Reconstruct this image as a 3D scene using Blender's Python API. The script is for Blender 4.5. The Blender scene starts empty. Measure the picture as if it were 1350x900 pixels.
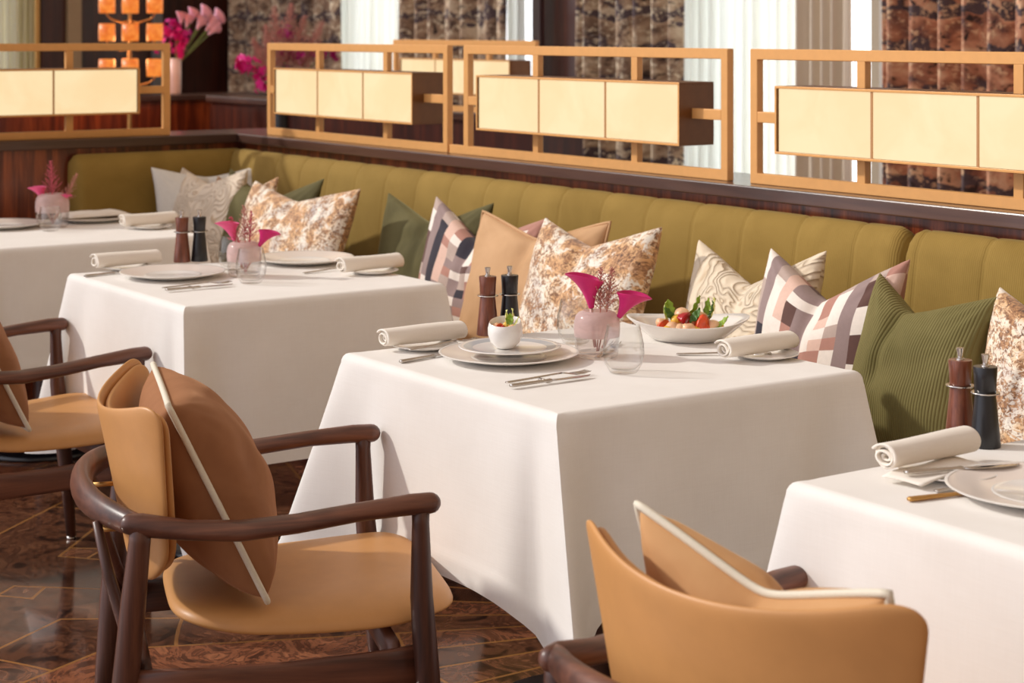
import bpy, bmesh, math, random
from mathutils import Vector, Matrix, noise
C = bpy.context.scene.collection
PI = math.pi
rnd = random.Random(7)

# ------------------------------------------------------------------ camera model (image 1350 x 900)
FPX = 2450.0; HORIZON = 40.0; YAW = math.radians(34.5); EYE = 1.47
SA, CA = math.sin(YAW), math.cos(YAW)
def at(px, py, h):
    z = FPX*(EYE-h)/(py-HORIZON); x = (px-675)/FPX*z
    return Vector((SA*x-CA*z, CA*x+SA*z, h))
def at_y(px, py, Y):
    k = (px-675)/FPX; z = Y/(CA*k+SA); x = k*z
    return Vector((SA*x-CA*z, Y, EYE-(py-HORIZON)/FPX*z))
def at_x(px, py, X):
    k = (px-675)/FPX; z = X/(SA*k-CA); x = k*z
    return Vector((X, CA*x+SA*z, EYE-(py-HORIZON)/FPX*z))

# ------------------------------------------------------------------ mesh helpers
class MB:
    def __init__(self): self.bm = bmesh.new(); self.uv = None
    def box(self, x0, x1, y0, y1, z0, z1, bev=0.0, seg=2, mi=0):
        bm = self.bm
        r = bmesh.ops.create_cube(bm, size=1.0)
        vs = r['verts']
        for v in vs:
            v.co = Vector(((x0+x1)/2+v.co.x*(x1-x0), (y0+y1)/2+v.co.y*(y1-y0), (z0+z1)/2+v.co.z*(z1-z0)))
        fs = list({f for v in vs for f in v.link_faces})
        for f in fs: f.material_index = mi
        if bev > 0:
            es = list({e for v in vs for e in v.link_edges})
            bmesh.ops.bevel(bm, geom=es, offset=bev, segments=seg, affect='EDGES', profile=0.5)
        return self
    def loft(self, rings, cap=True, closed=False, mi=0):
        bm = self.bm; R = []
        for ring in rings: R.append([bm.verts.new(p) for p in ring])
        n = len(R[0])
        pairs = list(zip(R, R[1:]))
        if closed: pairs.append((R[-1], R[0]))
        for a, b in pairs:
            for i in range(n):
                j = (i+1) % n
                f = bm.faces.new((a[i], a[j], b[j], b[i])); f.material_index = mi
        if cap and not closed:
            f = bm.faces.new(list(reversed(R[0]))); f.material_index = mi
            f = bm.faces.new(R[-1]); f.material_index = mi
        return self
    def tube(self, pts, rad, segs=12, up=None, closed=False, cap=True, roundcap=0):
        pts = [Vector(p) for p in pts]; n = len(pts)
        if not isinstance(rad, (list, tuple)): rad = [rad]*n
        rad = [(r if isinstance(r, tuple) else (r, r)) for r in rad]
        if roundcap and not closed:
            P = []; Q = []
            d0 = (pts[0]-pts[1]).normalized(); d1 = (pts[-1]-pts[-2]).normalized()
            for k in range(roundcap):
                t = PI/2*(1-k/roundcap)*0.94; m = sum(rad[0])/2
                P.append(pts[0]+d0*m*math.sin(t)); Q.append((rad[0][0]*math.cos(t), rad[0][1]*math.cos(t)))
            P += pts; Q += rad
            for k in range(roundcap):
                t = PI/2*((k+1)/roundcap)*0.94; m = sum(rad[-1])/2
                P.append(pts[-1]+d1*m*math.sin(t)); Q.append((rad[-1][0]*math.cos(t), rad[-1][1]*math.cos(t)))
            pts, rad = P, Q; n = len(pts)
        rings = []; nrm = None
        for i in range(n):
            if closed: t = pts[(i+1) % n]-pts[i-1]
            elif i == 0: t = pts[1]-pts[0]
            elif i == n-1: t = pts[-1]-pts[-2]
            else: t = pts[i+1]-pts[i-1]
            t.normalize()
            if up is not None: nrm = Vector(up)-t*t.dot(Vector(up))
            elif nrm is None:
                a = Vector((0, 0, 1)) if abs(t.z) < .9 else Vector((1, 0, 0))
                nrm = a-t*t.dot(a)
            else: nrm = nrm-t*t.dot(nrm)
            nrm.normalize(); b = t.cross(nrm)
            rings.append([pts[i]+b*math.cos(2*PI*k/segs)*rad[i][0]+nrm*math.sin(2*PI*k/segs)*rad[i][1] for k in range(segs)])
        return self.loft(rings, cap=cap, closed=closed)
    def lathe(self, prof, segs=40, c=(0, 0, 0), fn=None):
        bm = self.bm; c = Vector(c); R = []
        for (r, z) in prof:
            if r < 1e-6: R.append([bm.verts.new(c+Vector((0, 0, z)))])
            else:
                ring = []
                for k in range(segs):
                    a = 2*PI*k/segs; p = Vector((r*math.cos(a), r*math.sin(a), z))
                    if fn: p = Vector(fn(p, a))
                    ring.append(bm.verts.new(c+p))
                R.append(ring)
        for a, b in zip(R, R[1:]):
            for i in range(segs):
                j = (i+1) % segs
                if len(a) == 1 and len(b) == 1: continue
                if len(a) == 1: bm.faces.new((a[0], b[j], b[i]))
                elif len(b) == 1: bm.faces.new((a[i], a[j], b[0]))
                else: bm.faces.new((a[i], a[j], b[j], b[i]))
        return self
    def grid(self, nu, nv, fn, wrap=False, mif=None):
        """fn(u,v)->(pos, uv); u,v in 0..1"""
        bm = self.bm
        uvl = bm.loops.layers.uv.get('UVMap') or bm.loops.layers.uv.new('UVMap')
        V = {}
        for i in range(nu+1):
            for j in range(nv+1):
                p, w = fn(i/nu, j/nv); V[i, j] = (bm.verts.new(p), w)
        for i in range(nu):
            for j in range(nv):
                q = [V[i, j], V[i+1, j], V[i+1, j+1], V[i, j+1]]
                try: f = bm.faces.new([k[0] for k in q])
                except ValueError: continue
                for l, k in zip(f.loops, q): l[uvl].uv = k[1]
                if mif: f.material_index = mif((i+.5)/nu, (j+.5)/nv)
        return self
    def xf(self, M):
        bmesh.ops.transform(self.bm, matrix=M, verts=self.bm.verts); return self
    def build(self, name, mat, parent=None, smooth=True, weld=0.0, subsurf=0, solid=0.0, autosm=None):
        bm = self.bm
        if weld: bmesh.ops.remove_doubles(bm, verts=bm.verts, dist=weld)
        bmesh.ops.recalc_face_normals(bm, faces=bm.faces)
        for f in bm.faces: f.smooth = smooth
        if autosm is not None:
            for e in bm.edges:
                if len(e.link_faces) == 2 and e.calc_face_angle(0) > math.radians(autosm): e.smooth = False
        me = bpy.data.meshes.new(name); bm.to_mesh(me); bm.free()
        for m in (mat if isinstance(mat, (list, tuple)) else [mat]): me.materials.append(m)
        o = bpy.data.objects.new(name, me); C.objects.link(o)
        if parent is not None: o.parent = parent
        if solid:
            s = o.modifiers.new('thickness', 'SOLIDIFY'); s.thickness = solid; s.offset = 0
        if subsurf:
            s = o.modifiers.new('smooth', 'SUBSURF'); s.levels = subsurf; s.render_levels = subsurf
        return o

def ring(c, rx, ry, n=16, ax='z', p=2.0):
    """super-ellipse ring"""
    out = []
    for k in range(n):
        t = 2*PI*k/n; a, b = math.cos(t), math.sin(t)
        a = math.copysign(abs(a)**(2/p), a)*rx; b = math.copysign(abs(b)**(2/p), b)*ry
        if ax == 'z': out.append(Vector((c[0]+a, c[1]+b, c[2])))
        elif ax == 'y': out.append(Vector((c[0]+a, c[1], c[2]+b)))
        else: out.append(Vector((c[0], c[1]+a, c[2]+b)))
    return out

def tag(o, label, cat, group=None, kind=None):
    o['label'] = label
    if cat: o['category'] = cat
    if group: o['group'] = group
    if kind: o['kind'] = kind
    return o
def thing(name, label, cat, loc=(0, 0, 0), rotz=0, group=None, rot=None):
    o = bpy.data.objects.new(name, None); C.objects.link(o)
    o.empty_display_size = .05
    o.location = loc; o.rotation_euler = rot if rot else (0, 0, rotz)
    return tag(o, label, cat, group)
def struct(o): o['kind'] = 'structure'; return o
def dup(root, loc, label, rotz=None, group=None, rot=None, scale=None):
    def cp(o, parent):
        c = o.copy(); C.objects.link(c)
        if parent is not None: c.parent = parent
        for ch in [k for k in bpy.data.objects if k.parent == o and k != c]: cp(ch, c)
        return c
    r = cp(root, None); r.location = loc; r['label'] = label
    if rotz is not None: r.rotation_euler = (0, 0, rotz)
    if rot is not None: r.rotation_euler = rot
    if scale is not None: r.scale = scale if isinstance(scale, (tuple, list)) else (scale,)*3
    if group: r['group'] = group
    return r

# ------------------------------------------------------------------ materials
def newmat(name):
    m = bpy.data.materials.new(name); m.use_nodes = True
    nt = m.node_tree; b = nt.nodes['Principled BSDF']
    return m, nt, b
def inp(n, **kw):
    for k, v in kw.items(): n.inputs[k.replace('_', ' ')].default_value = v
    return n
def L(nt, a, b): nt.links.new(a, b)
def rgb(r, g, b):
    f = lambda c: (c/255/12.92) if c/255 <= .04045 else ((c/255+.055)/1.055)**2.4
    return (f(r), f(g), f(b), 1)
def ramp(nt, fac, stops, interp='LINEAR'):
    r = nt.nodes.new('ShaderNodeValToRGB'); cr = r.color_ramp; cr.interpolation = interp
    while len(cr.elements) < len(stops): cr.elements.new(.5)
    for e, (p, c) in zip(cr.elements, stops): e.position = p; e.color = c
    L(nt, fac, r.inputs['Fac']); return r.outputs['Color']
def math_(nt, op, a, b=None, c=None):
    n = nt.nodes.new('ShaderNodeMath'); n.operation = op
    for i, v in enumerate((a, b, c)):
        if v is None: continue
        if isinstance(v, (int, float)): n.inputs[i].default_value = v
        else: L(nt, v, n.inputs[i])
    return n.outputs[0]
def mixc(nt, fac, a, b, bt='MIX'):
    n = nt.nodes.new('ShaderNodeMix'); n.data_type = 'RGBA'; n.blend_type = bt
    for s, v in ((n.inputs[0], fac), (n.inputs[6], a), (n.inputs[7], b)):
        if isinstance(v, (int, float, tuple)): s.default_value = v
        else: L(nt, v, s)
    return n.outputs[2]
def coords(nt, kind='Object', scale=(1, 1, 1), rot=(0, 0, 0)):
    tc = nt.nodes.new('ShaderNodeTexCoord'); mp = nt.nodes.new('ShaderNodeMapping')
    mp.inputs['Scale'].default_value = scale; mp.inputs['Rotation'].default_value = rot
    L(nt, tc.outputs[kind], mp.inputs['Vector']); return mp.outputs[0]
def noise_(nt, vec, scale=5, detail=4, rough=.5, dist=0):
    n = nt.nodes.new('ShaderNodeTexNoise')
    inp(n, Scale=scale, Detail=detail, Roughness=rough, Distortion=dist); L(nt, vec, n.inputs['Vector']); return n
def bump(nt, b, h, strength=.2, dist=.01):
    n = nt.nodes.new('ShaderNodeBump'); inp(n, Strength=strength, Distance=dist)
    L(nt, h, n.inputs['Height']); L(nt, n.outputs[0], b.inputs['Normal']); return n

def plain(name, col, rough=.5, metal=0, sheen=0, spec=.5, noise_amt=0, nscale=20, bumpy=0, kind='Object', sss=0, coat=0):
    m, nt, b = newmat(name)
    inp(b, Base_Color=col, Roughness=rough, Metallic=metal)
    b.inputs['Specular IOR Level'].default_value = spec
    if sheen: b.inputs['Sheen Weight'].default_value = sheen; b.inputs['Sheen Roughness'].default_value = .4
    if coat: b.inputs['Coat Weight'].default_value = coat; b.inputs['Coat Roughness'].default_value = .08
    if sss:
        b.inputs['Subsurface Weight'].default_value = sss; b.inputs['Subsurface Scale'].default_value = .01
    if noise_amt or bumpy:
        v = coords(nt, kind); n = noise_(nt, v, nscale, 5, .6)
        if noise_amt:
            d = tuple(c*(1-noise_amt) for c in col[:3])+(1,); e = tuple(min(1, c*(1+noise_amt)) for c in col[:3])+(1,)
            L(nt, ramp(nt, n.outputs['Fac'], [(.3, d), (.7, e)]), b.inputs['Base Color'])
        if bumpy: bump(nt, b, n.outputs['Fac'], bumpy, .004)
    return m

def wood(name, dark, mid, light, scale=1.0, axis='y', rough=.38, coat=0.0):
    m, nt, b = newmat(name)
    s = {'x': (.35, 6, 6), 'y': (6, .35, 6), 'z': (6, 6, .35)}[axis]
    v = coords(nt, 'Object', tuple(k*scale for k in s))
    n = noise_(nt, v, 3.0, 7, .62, .8); n2 = noise_(nt, v, 14, 4, .6, .3)
    f = math_(nt, 'ADD', math_(nt, 'MULTIPLY', n.outputs['Fac'], .75), math_(nt, 'MULTIPLY', n2.outputs['Fac'], .25))
    L(nt, ramp(nt, f, [(.34, dark), (.5, mid), (.66, light)]), b.inputs['Base Color'])
    inp(b, Roughness=rough)
    if coat: b.inputs['Coat Weight'].default_value = coat; b.inputs['Coat Roughness'].default_value = .1
    bump(nt, b, f, .12, .002)
    return m

def cloth_mat(name, col, col2, scale=900, bs=.15):
    m, nt, b = newmat(name)
    v = coords(nt, 'Object'); w = noise_(nt, v, 6, 3, .5)
    va = coords(nt, 'Object', (1, 1, .06)); vb = coords(nt, 'Object', (.06, .06, 1))
    a = noise_(nt, va, scale*.35, 2, .6); c = noise_(nt, vb, scale*.35, 2, .6)
    t = math_(nt, 'ADD', a.outputs['Fac'], c.outputs['Fac'])
    f = math_(nt, 'ADD', math_(nt, 'MULTIPLY', w.outputs['Fac'], .6), math_(nt, 'MULTIPLY', t, .2))
    L(nt, ramp(nt, f, [(.3, col2), (.65, col)]), b.inputs['Base Color'])
    inp(b, Roughness=.85); b.inputs['Specular IOR Level'].default_value = .2
    b.inputs['Sheen Weight'].default_value = .15
    bump(nt, b, t, bs, .001)
    return m

def velvet(name, dark, light, rib=0, ribscale=300, axis='u', sheen=.6, tint=(1, 1, 1, 1)):
    m, nt, b = newmat(name)
    v = coords(nt, 'Object'); n = noise_(nt, v, 5, 4, .6, .5)
    L(nt, ramp(nt, n.outputs['Fac'], [(.3, dark), (.7, light)]), b.inputs['Base Color'])
    inp(b, Roughness=.8); b.inputs['Specular IOR Level'].default_value = .15
    b.inputs['Sheen Weight'].default_value = sheen; b.inputs['Sheen Roughness'].default_value = .35
    b.inputs['Sheen Tint'].default_value = tint
    if rib:
        tc = nt.nodes.new('ShaderNodeTexCoord'); sx = nt.nodes.new('ShaderNodeSeparateXYZ')
        L(nt, tc.outputs['UV' if axis in 'uv' else 'Object'], sx.inputs[0])
        s = sx.outputs[{'u': 0, 'v': 1, 'x': 0, 'y': 1}[axis]]
        h = math_(nt, 'ABSOLUTE', math_(nt, 'SINE', math_(nt, 'MULTIPLY', s, ribscale)))
        bump(nt, b, h, rib, .003)
    else:
        n3 = noise_(nt, v, 60, 3, .6); bump(nt, b, n3.outputs['Fac'], .06, .003)
    return m

M = {}
M['walnut'] = wood('walnut', rgb(52, 31, 25), rgb(94, 57, 43), rgb(130, 82, 60), 1.0, 'y', .36)
M['walnut_v'] = wood('walnut_upright', rgb(48, 29, 24), rgb(84, 51, 39), rgb(116, 74, 55), 1.0, 'z', .36)
M['walnut_x'] = wood('walnut_cross', rgb(52, 31, 25), rgb(94, 57, 43), rgb(130, 82, 60), 1.0, 'x', .36)
M['veneer'] = wood('rosewood_veneer', rgb(52, 20, 12), rgb(112, 48, 24), rgb(172, 88, 44), 1.1, 'z', .3, .3)
M['veneer_dark'] = wood('dark_rosewood', rgb(26, 10, 8), rgb(58, 24, 16), rgb(84, 38, 22), .8, 'z', .35, .2)
M['ledge'] = wood('ledge_wood', rgb(52, 33, 27), rgb(78, 52, 42), rgb(98, 68, 54), .6, 'x', .3, .4)
M['ledge_y'] = wood('ledge_wood_return', rgb(52, 33, 27), rgb(78, 52, 42), rgb(98, 68, 54), .6, 'y', .3, .4)
M['mill_wood'] = wood('mill_walnut', rgb(70, 34, 22), rgb(112, 58, 38), rgb(142, 80, 52), 3, 'z', .3, .2)
M['black'] = plain('black_lacquer', rgb(18, 17, 22), .35, coat=.3)
M['steel'] = plain('polished_steel', rgb(205, 198, 190), .18, 1, noise_amt=.05, nscale=60)
M['brass'] = plain('brushed_brass', rgb(196, 150, 88), .42, .75, noise_amt=.06, nscale=40)
M['gold'] = plain('satin_gold_paint', rgb(224, 164, 96), .45, .15, noise_amt=.04, nscale=30)
M['gold_dark'] = plain('bronze_box', rgb(112, 74, 40), .45, .3, noise_amt=.08, nscale=30)
M['leather'] = plain('tan_leather', rgb(204, 148, 90), .42, spec=.4, noise_amt=.05, nscale=14, bumpy=.04)
M['leather_seam'] = plain('leather_edge', rgb(150, 98, 50), .5)
M['cloth'] = cloth_mat('white_table_linen', rgb(244, 240, 234), rgb(236, 231, 224))
M['napkin'] = cloth_mat('napkin_linen', rgb(246, 238, 226), rgb(236, 226, 212), 1400, .2)
M['porcelain'] = plain('white_porcelain', rgb(242, 238, 232), .16, spec=.5, noise_amt=.01, nscale=8, coat=.3)
M['porcelain_glaze'] = plain('beige_glazed_rim', rgb(238, 226, 216), .25, noise_amt=.03, nscale=6, coat=.2)
M['band'] = plain('grey_painted_band', rgb(186, 190, 194), .2, noise_amt=.06, nscale=30)
M['olive'] = velvet('olive_velvet', rgb(137, 110, 52), rgb(155, 126, 64), sheen=.3, tint=rgb(235, 200, 140))
M['olive_rib'] = velvet('olive_corduroy', rgb(137, 110, 52), rgb(155, 126, 64), rib=.25, ribscale=520, axis='x', sheen=.35, tint=rgb(235, 215, 165))
M['green_velvet'] = velvet('moss_green_velvet', rgb(76, 70, 42), rgb(108, 101, 66), sheen=.5, tint=rgb(200, 195, 150))
M['green_cord'] = velvet('moss_green_corduroy', rgb(104, 96, 56), rgb(128, 118, 74), rib=.5, ribscale=PI*72, axis='u', sheen=.4, tint=rgb(210, 200, 140))
M['tan_velvet'] = velvet('tan_velvet', rgb(190, 150, 110), rgb(208, 168, 128), sheen=.4, tint=rgb(240, 200, 160))
M['brown_velvet'] = velvet('brown_satin', rgb(140, 94, 64), rgb(168, 118, 82), sheen=.35, tint=rgb(230, 180, 140))
M['camel_satin'] = velvet('camel_satin', rgb(196, 146, 98), rgb(214, 168, 120), sheen=.3, tint=rgb(250, 220, 180))
M['piping'] = plain('cream_piping', rgb(226, 218, 198), .7, noise_amt=.04, nscale=200)
M['white_linen'] = plain('pale_linen', rgb(226, 222, 214), .85, noise_amt=.03, nscale=60, sheen=.2, bumpy=.1)

def speckled(name, seed=0.0, dense=1.0):
    m, nt, b = newmat(name)
    tc = nt.nodes.new('ShaderNodeTexCoord'); mp = nt.nodes.new('ShaderNodeMapping')
    mp.inputs['Location'].default_value = (seed, seed*1.7, 0); L(nt, tc.outputs['UV'], mp.inputs['Vector']); v = mp.outputs[0]
    big = noise_(nt, v, 3.2, 3, .5, .6); mid = noise_(nt, v, 9, 5, .65, .8); fine = noise_(nt, v, 40, 6, .75, 1.0); f2 = noise_(nt, v, 46, 4, .7, .5)
    base = ramp(nt, big.outputs['Fac'], [(.28, rgb(176, 164, 160)), (.36, rgb(214, 202, 190)), (.45, rgb(238, 222, 198)), (.54, rgb(226, 182, 132)), (.62, rgb(212, 160, 108)), (.74, rgb(232, 212, 190))])
    white = ramp(nt, mid.outputs['Fac'], [(.54, (0, 0, 0, 1)), (.60, (1, 1, 1, 1))])
    c1 = mixc(nt, white, base, rgb(240, 230, 214))
    dens = math_(nt, 'ADD', fine.outputs['Fac'], math_(nt, 'MULTIPLY', math_(nt, 'SUBTRACT', mid.outputs['Fac'], .5), -.55*dense))
    spk = ramp(nt, dens, [(.485, (0, 0, 0, 1)), (.54, (1, 1, 1, 1))])
    dk = ramp(nt, f2.outputs['Fac'], [(.38, rgb(196, 148, 102)), (.52, rgb(150, 104, 70)), (.66, rgb(88, 62, 50))])
    c2 = mixc(nt, spk, c1, dk)
    L(nt, c2, b.inputs['Base Color']); inp(b, Roughness=.75); b.inputs['Sheen Weight'].default_value = .2
    bump(nt, b, fine.outputs['Fac'], .1, .003)
    return m
M['speckle'] = speckled('speckled_terrain_print', 0.0)
M['speckle_b'] = speckled('speckled_terrain_print_pale', 3.1, .7)

def ridged(name, a, c, seed=0):
    m, nt, b = newmat(name)
    tc = nt.nodes.new('ShaderNodeTexCoord'); mp = nt.nodes.new('ShaderNodeMapping')
    mp.inputs['Location'].default_value = (seed, seed, 0); L(nt, tc.outputs['UV'], mp.inputs['Vector']); v = mp.outputs[0]
    n = noise_(nt, v, 2.6, 2, .5, .9)
    h = math_(nt, 'ABSOLUTE', math_(nt, 'SINE', math_(nt, 'MULTIPLY', n.outputs['Fac'], 62)))
    h = math_(nt, 'POWER', h, .7)
    L(nt, ramp(nt, h, [(.15, c), (.6, a)]), b.inputs['Base Color'])
    inp(b, Roughness=.85); b.inputs['Sheen Weight'].default_value = .3
    bump(nt, b, h, .6, .010)
    return m
M['ridged'] = ridged('cream_ridged_weave', rgb(232, 214, 186), rgb(214, 190, 156))
M['ridged_b'] = ridged('cream_ridged_weave_far', rgb(238, 220, 196), rgb(208, 180, 146), 2.0)
PLAID = [plain('plaid_'+n, rgb(*c), .85, sheen=.15, noise_amt=.04, nscale=120) for n, c in
         (('cream', (238, 226, 214)), ('mauve', (150, 128, 124)), ('navy', (44, 38, 50)), ('pink', (222, 186, 168)), ('brown', (96, 64, 56)), ('rose', (178, 128, 112)), ('stone', (186, 164, 152)))]

def drape_mat(name, kind):
    m, nt, b = newmat(name)
    tc = nt.nodes.new('ShaderNodeTexCoord'); v = tc.outputs['UV']
    sx = nt.nodes.new('ShaderNodeSeparateXYZ'); L(nt, v, sx.inputs[0])
    big = noise_(nt, v, 7, 3, .55, .5); mid = noise_(nt, v, 16, 5, .65, .8); fine = noise_(nt, v, 40, 4, .7, .8)
    if kind == 'warm':
        base = ramp(nt, big.outputs['Fac'], [(.36, rgb(104, 72, 66)), (.47, rgb(168, 112, 84)), (.56, rgb(208, 150, 116)), (.66, rgb(226, 182, 144))])
        sp = rgb(226, 188, 148)
    else:
        base = ramp(nt, big.outputs['Fac'], [(.36, rgb(92, 72, 62)), (.47, rgb(142, 114, 92)), (.56, rgb(182, 154, 126)), (.66, rgb(210, 190, 162))])
        sp = rgb(232, 216, 186)
    bands = math_(nt, 'SINE', math_(nt, 'ADD', math_(nt, 'MULTIPLY', sx.outputs[1], 30), math_(nt, 'MULTIPLY', big.outputs['Fac'], 9)))
    bf = ramp(nt, bands, [(.62, (0, 0, 0, 1)), (.72, (1, 1, 1, 1))])
    c = mixc(nt, bf, base, rgb(88, 72, 74))
    spk = ramp(nt, math_(nt, 'ADD', math_(nt, 'MULTIPLY', fine.outputs['Fac'], .5), math_(nt, 'MULTIPLY', mid.outputs['Fac'], .5)), [(.53, (0, 0, 0, 1)), (.58, (1, 1, 1, 1))])
    c = mixc(nt, spk, c, sp)
    dk = ramp(nt, mid.outputs['Fac'], [(.36, (1, 1, 1, 1)), (.41, (0, 0, 0, 1))])
    c = mixc(nt, dk, c, rgb(52, 38, 34))
    L(nt, c, b.inputs['Base Color']); inp(b, Roughness=.8)
    return m
M['drape'] = drape_mat('printed_drape_brown', 'grey')
M['drape_warm'] = drape_mat('printed_drape_rust', 'warm')
M['drape_plain'] = plain('beige_side_curtain', rgb(206, 190, 168), .85, noise_amt=.03, nscale=8)

def sheer(name, col, tr):
    m, nt, b = newmat(name); out = nt.nodes['Material Output']
    t = nt.nodes.new('ShaderNodeBsdfTranslucent'); t.inputs[0].default_value = col
    d = nt.nodes.new('ShaderNodeBsdfDiffuse'); d.inputs[0].default_value = col
    tp = nt.nodes.new('ShaderNodeBsdfTransparent')
    x = nt.nodes.new('ShaderNodeMixShader'); x.inputs[0].default_value = .5; L(nt, t.outputs[0], x.inputs[1]); L(nt, d.outputs[0], x.inputs[2])
    n = noise_(nt, coords(nt, 'Object', (1, 1, .05)), 40, 2, .5)
    y = nt.nodes.new('ShaderNodeMixShader'); L(nt, math_(nt, 'ADD', math_(nt, 'MULTIPLY', n.outputs['Fac'], .2), tr-.1), y.inputs[0]); L(nt, x.outputs[0], y.inputs[1]); L(nt, tp.outputs[0], y.inputs[2])
    L(nt, y.outputs[0], out.inputs['Surface'])
    return m
M['sheer'] = sheer('white_sheer', rgb(246, 246, 240), .22)
M['sheer_warm'] = sheer('ivory_sheer', rgb(226, 218, 190), .22)

def emit(name, col, strength, mott=0, col2=None, scale=6):
    m, nt, b = newmat(name)
    inp(b, Base_Color=col, Roughness=.35)
    b.inputs['Emission Strength'].default_value = strength
    if mott:
        n = noise_(nt, coords(nt, 'Object'), scale, 5, .55, .8)
        c = ramp(nt, n.outputs['Fac'], [(.35, col2 or col), (.62, col)])
        L(nt, c, b.inputs['Emission Color']); inp(b, Base_Color=tuple(.10*k for k in col[:3])+(1,))
    else: b.inputs['Emission Color'].default_value = col
    return m

def thin_glass(name, tint, refl=1.0, frost=0.0, frostcol=None, rough=.02):
    m, nt, b = newmat(name); out = nt.nodes['Material Output']
    tp = nt.nodes.new('ShaderNodeBsdfTransparent'); tp.inputs[0].default_value = tint
    g = nt.nodes.new('ShaderNodeBsdfGlossy'); g.inputs['Roughness'].default_value = rough
    fr = nt.nodes.new('ShaderNodeLayerWeight'); fr.inputs['Blend'].default_value = .5
    x = nt.nodes.new('ShaderNodeMixShader')
    L(nt, math_(nt, 'MULTIPLY', math_(nt, 'ADD', .05, math_(nt, 'MULTIPLY', math_(nt, 'POWER', fr.outputs['Facing'], 3.5), .8)), refl), x.inputs[0])
    L(nt, tp.outputs[0], x.inputs[1]); L(nt, g.outputs[0], x.inputs[2]); s = x.outputs[0]
    if frost:
        d = nt.nodes.new('ShaderNodeBsdfDiffuse'); t = nt.nodes.new('ShaderNodeBsdfTranslucent')
        n = noise_(nt, coords(nt, 'Object', (1, 1, 2.2)), 26, 4, .6, .6)
        c = ramp(nt, n.outputs['Fac'], [(.35, tuple(k*.86 for k in frostcol[:3])+(1,)), (.65, frostcol)])
        L(nt, c, d.inputs[0]); L(nt, c, t.inputs[0])
        dt = nt.nodes.new('ShaderNodeMixShader'); dt.inputs[0].default_value = .45; L(nt, d.outputs[0], dt.inputs[1]); L(nt, t.outputs[0], dt.inputs[2])
        y = nt.nodes.new('ShaderNodeMixShader'); y.inputs[0].default_value = frost; L(nt, s, y.inputs[1]); L(nt, dt.outputs[0], y.inputs[2]); s = y.outputs[0]
    L(nt, s, out.inputs['Surface'])
    return m
M['glass'] = thin_glass('clear_glass', (.985, .985, .98, 1))
M['vase_frost'] = thin_glass('pink_frosted_glass', (.9, .8, .78, 1), .8, .55, rgb(248, 230, 226), .12)
M['vase_clear'] = thin_glass('clear_vase_glass', (.96, .94, .93, 1), 1.0)

def inlay_floor():
    m, nt, b = newmat('inlaid_wood_floor')
    g = nt.nodes.new('ShaderNodeNewGeometry'); mp = nt.nodes.new('ShaderNodeMapping')
    mp.inputs['Location'].default_value = (.5, -.2, 0)
    L(nt, g.outputs['Position'], mp.inputs['Vector']); pos = mp.outputs[0]
    sx = nt.nodes.new('ShaderNodeSeparateXYZ'); L(nt, pos, sx.inputs[0])
    S = 1.5
    px = math_(nt, 'PINGPONG', sx.outputs[0], S); py = math_(nt, 'PINGPONG', sx.outputs[1], S)
    ang = math_(nt, 'ARCTAN2', py, px)
    rr = math_(nt, 'SQRT', math_(nt, 'ADD', math_(nt, 'MULTIPLY', px, px), math_(nt, 'MULTIPLY', py, py)))
    K = 11/(PI/2)
    q = math_(nt, 'MULTIPLY', ang, K); fr = math_(nt, 'FRACT', q); idx = math_(nt, 'FLOOR', q)
    dq = math_(nt, 'MINIMUM', fr, math_(nt, 'SUBTRACT', 1.0, fr))
    d1 = math_(nt, 'MULTIPLY', math_(nt, 'DIVIDE', dq, K), rr)
    # cross cuts, staggered wedge by wedge
    st = math_(nt, 'MULTIPLY', math_(nt, 'MODULO', idx, 2), .42)
    q2 = math_(nt, 'DIVIDE', math_(nt, 'ADD', rr, st), .95); fr2 = math_(nt, 'FRACT', q2); id2 = math_(nt, 'FLOOR', q2)
    d2 = math_(nt, 'MULTIPLY', math_(nt, 'MINIMUM', fr2, math_(nt, 'SUBTRACT', 1.0, fr2)), .95)
    line = math_(nt, 'LESS_THAN', math_(nt, 'MINIMUM', d1, d2), .0046)
    cell = math_(nt, 'ADD', math_(nt, 'MULTIPLY', idx, 3.17), math_(nt, 'MULTIPLY', id2, 7.31))
    wn = nt.nodes.new('ShaderNodeTexWhiteNoise'); wn.noise_dimensions = '1D'; L(nt, cell, wn.inputs['W'])
    # burl grain
    off = nt.nodes.new('ShaderNodeCombineXYZ'); L(nt, cell, off.inputs[0]); L(nt, cell, off.inputs[1])
    av = nt.nodes.new('ShaderNodeVectorMath'); av.operation = 'ADD'; L(nt, pos, av.inputs[0]); L(nt, off.outputs[0], av.inputs[1])
    n = noise_(nt, av.outputs[0], 5.5, 5, .6, 2.2)
    grain = ramp(nt, n.outputs['Fac'], [(.28, rgb(34, 26, 24)), (.40, rgb(82, 54, 42)), (.48, rgb(142, 93, 67)), (.54, rgb(92, 59, 45)), (.62, rgb(160, 108, 78)), (.74, rgb(64, 43, 34))])
    tint = ramp(nt, wn.outputs['Value'], [(.0, (.35, .33, .33, 1)), (.5, (.8, .8, .8, 1)), (1.0, (1.25, 1.15, 1.1, 1))])
    c = mixc(nt, 1.0, grain, tint, 'MULTIPLY')
    c = mixc(nt, line, c, rgb(186, 130, 74))
    L(nt, c, b.inputs['Base Color'])
    L(nt, math_(nt, 'ADD', .13, math_(nt, 'MULTIPLY', line, .12)), b.inputs['Roughness'])
    L(nt, math_(nt, 'MULTIPLY', line, .35), b.inputs['Metallic'])
    b.inputs['Coat Weight'].default_value = .4; b.inputs['Coat Roughness'].default_value = .06
    return m
M['floor'] = inlay_floor()
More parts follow.
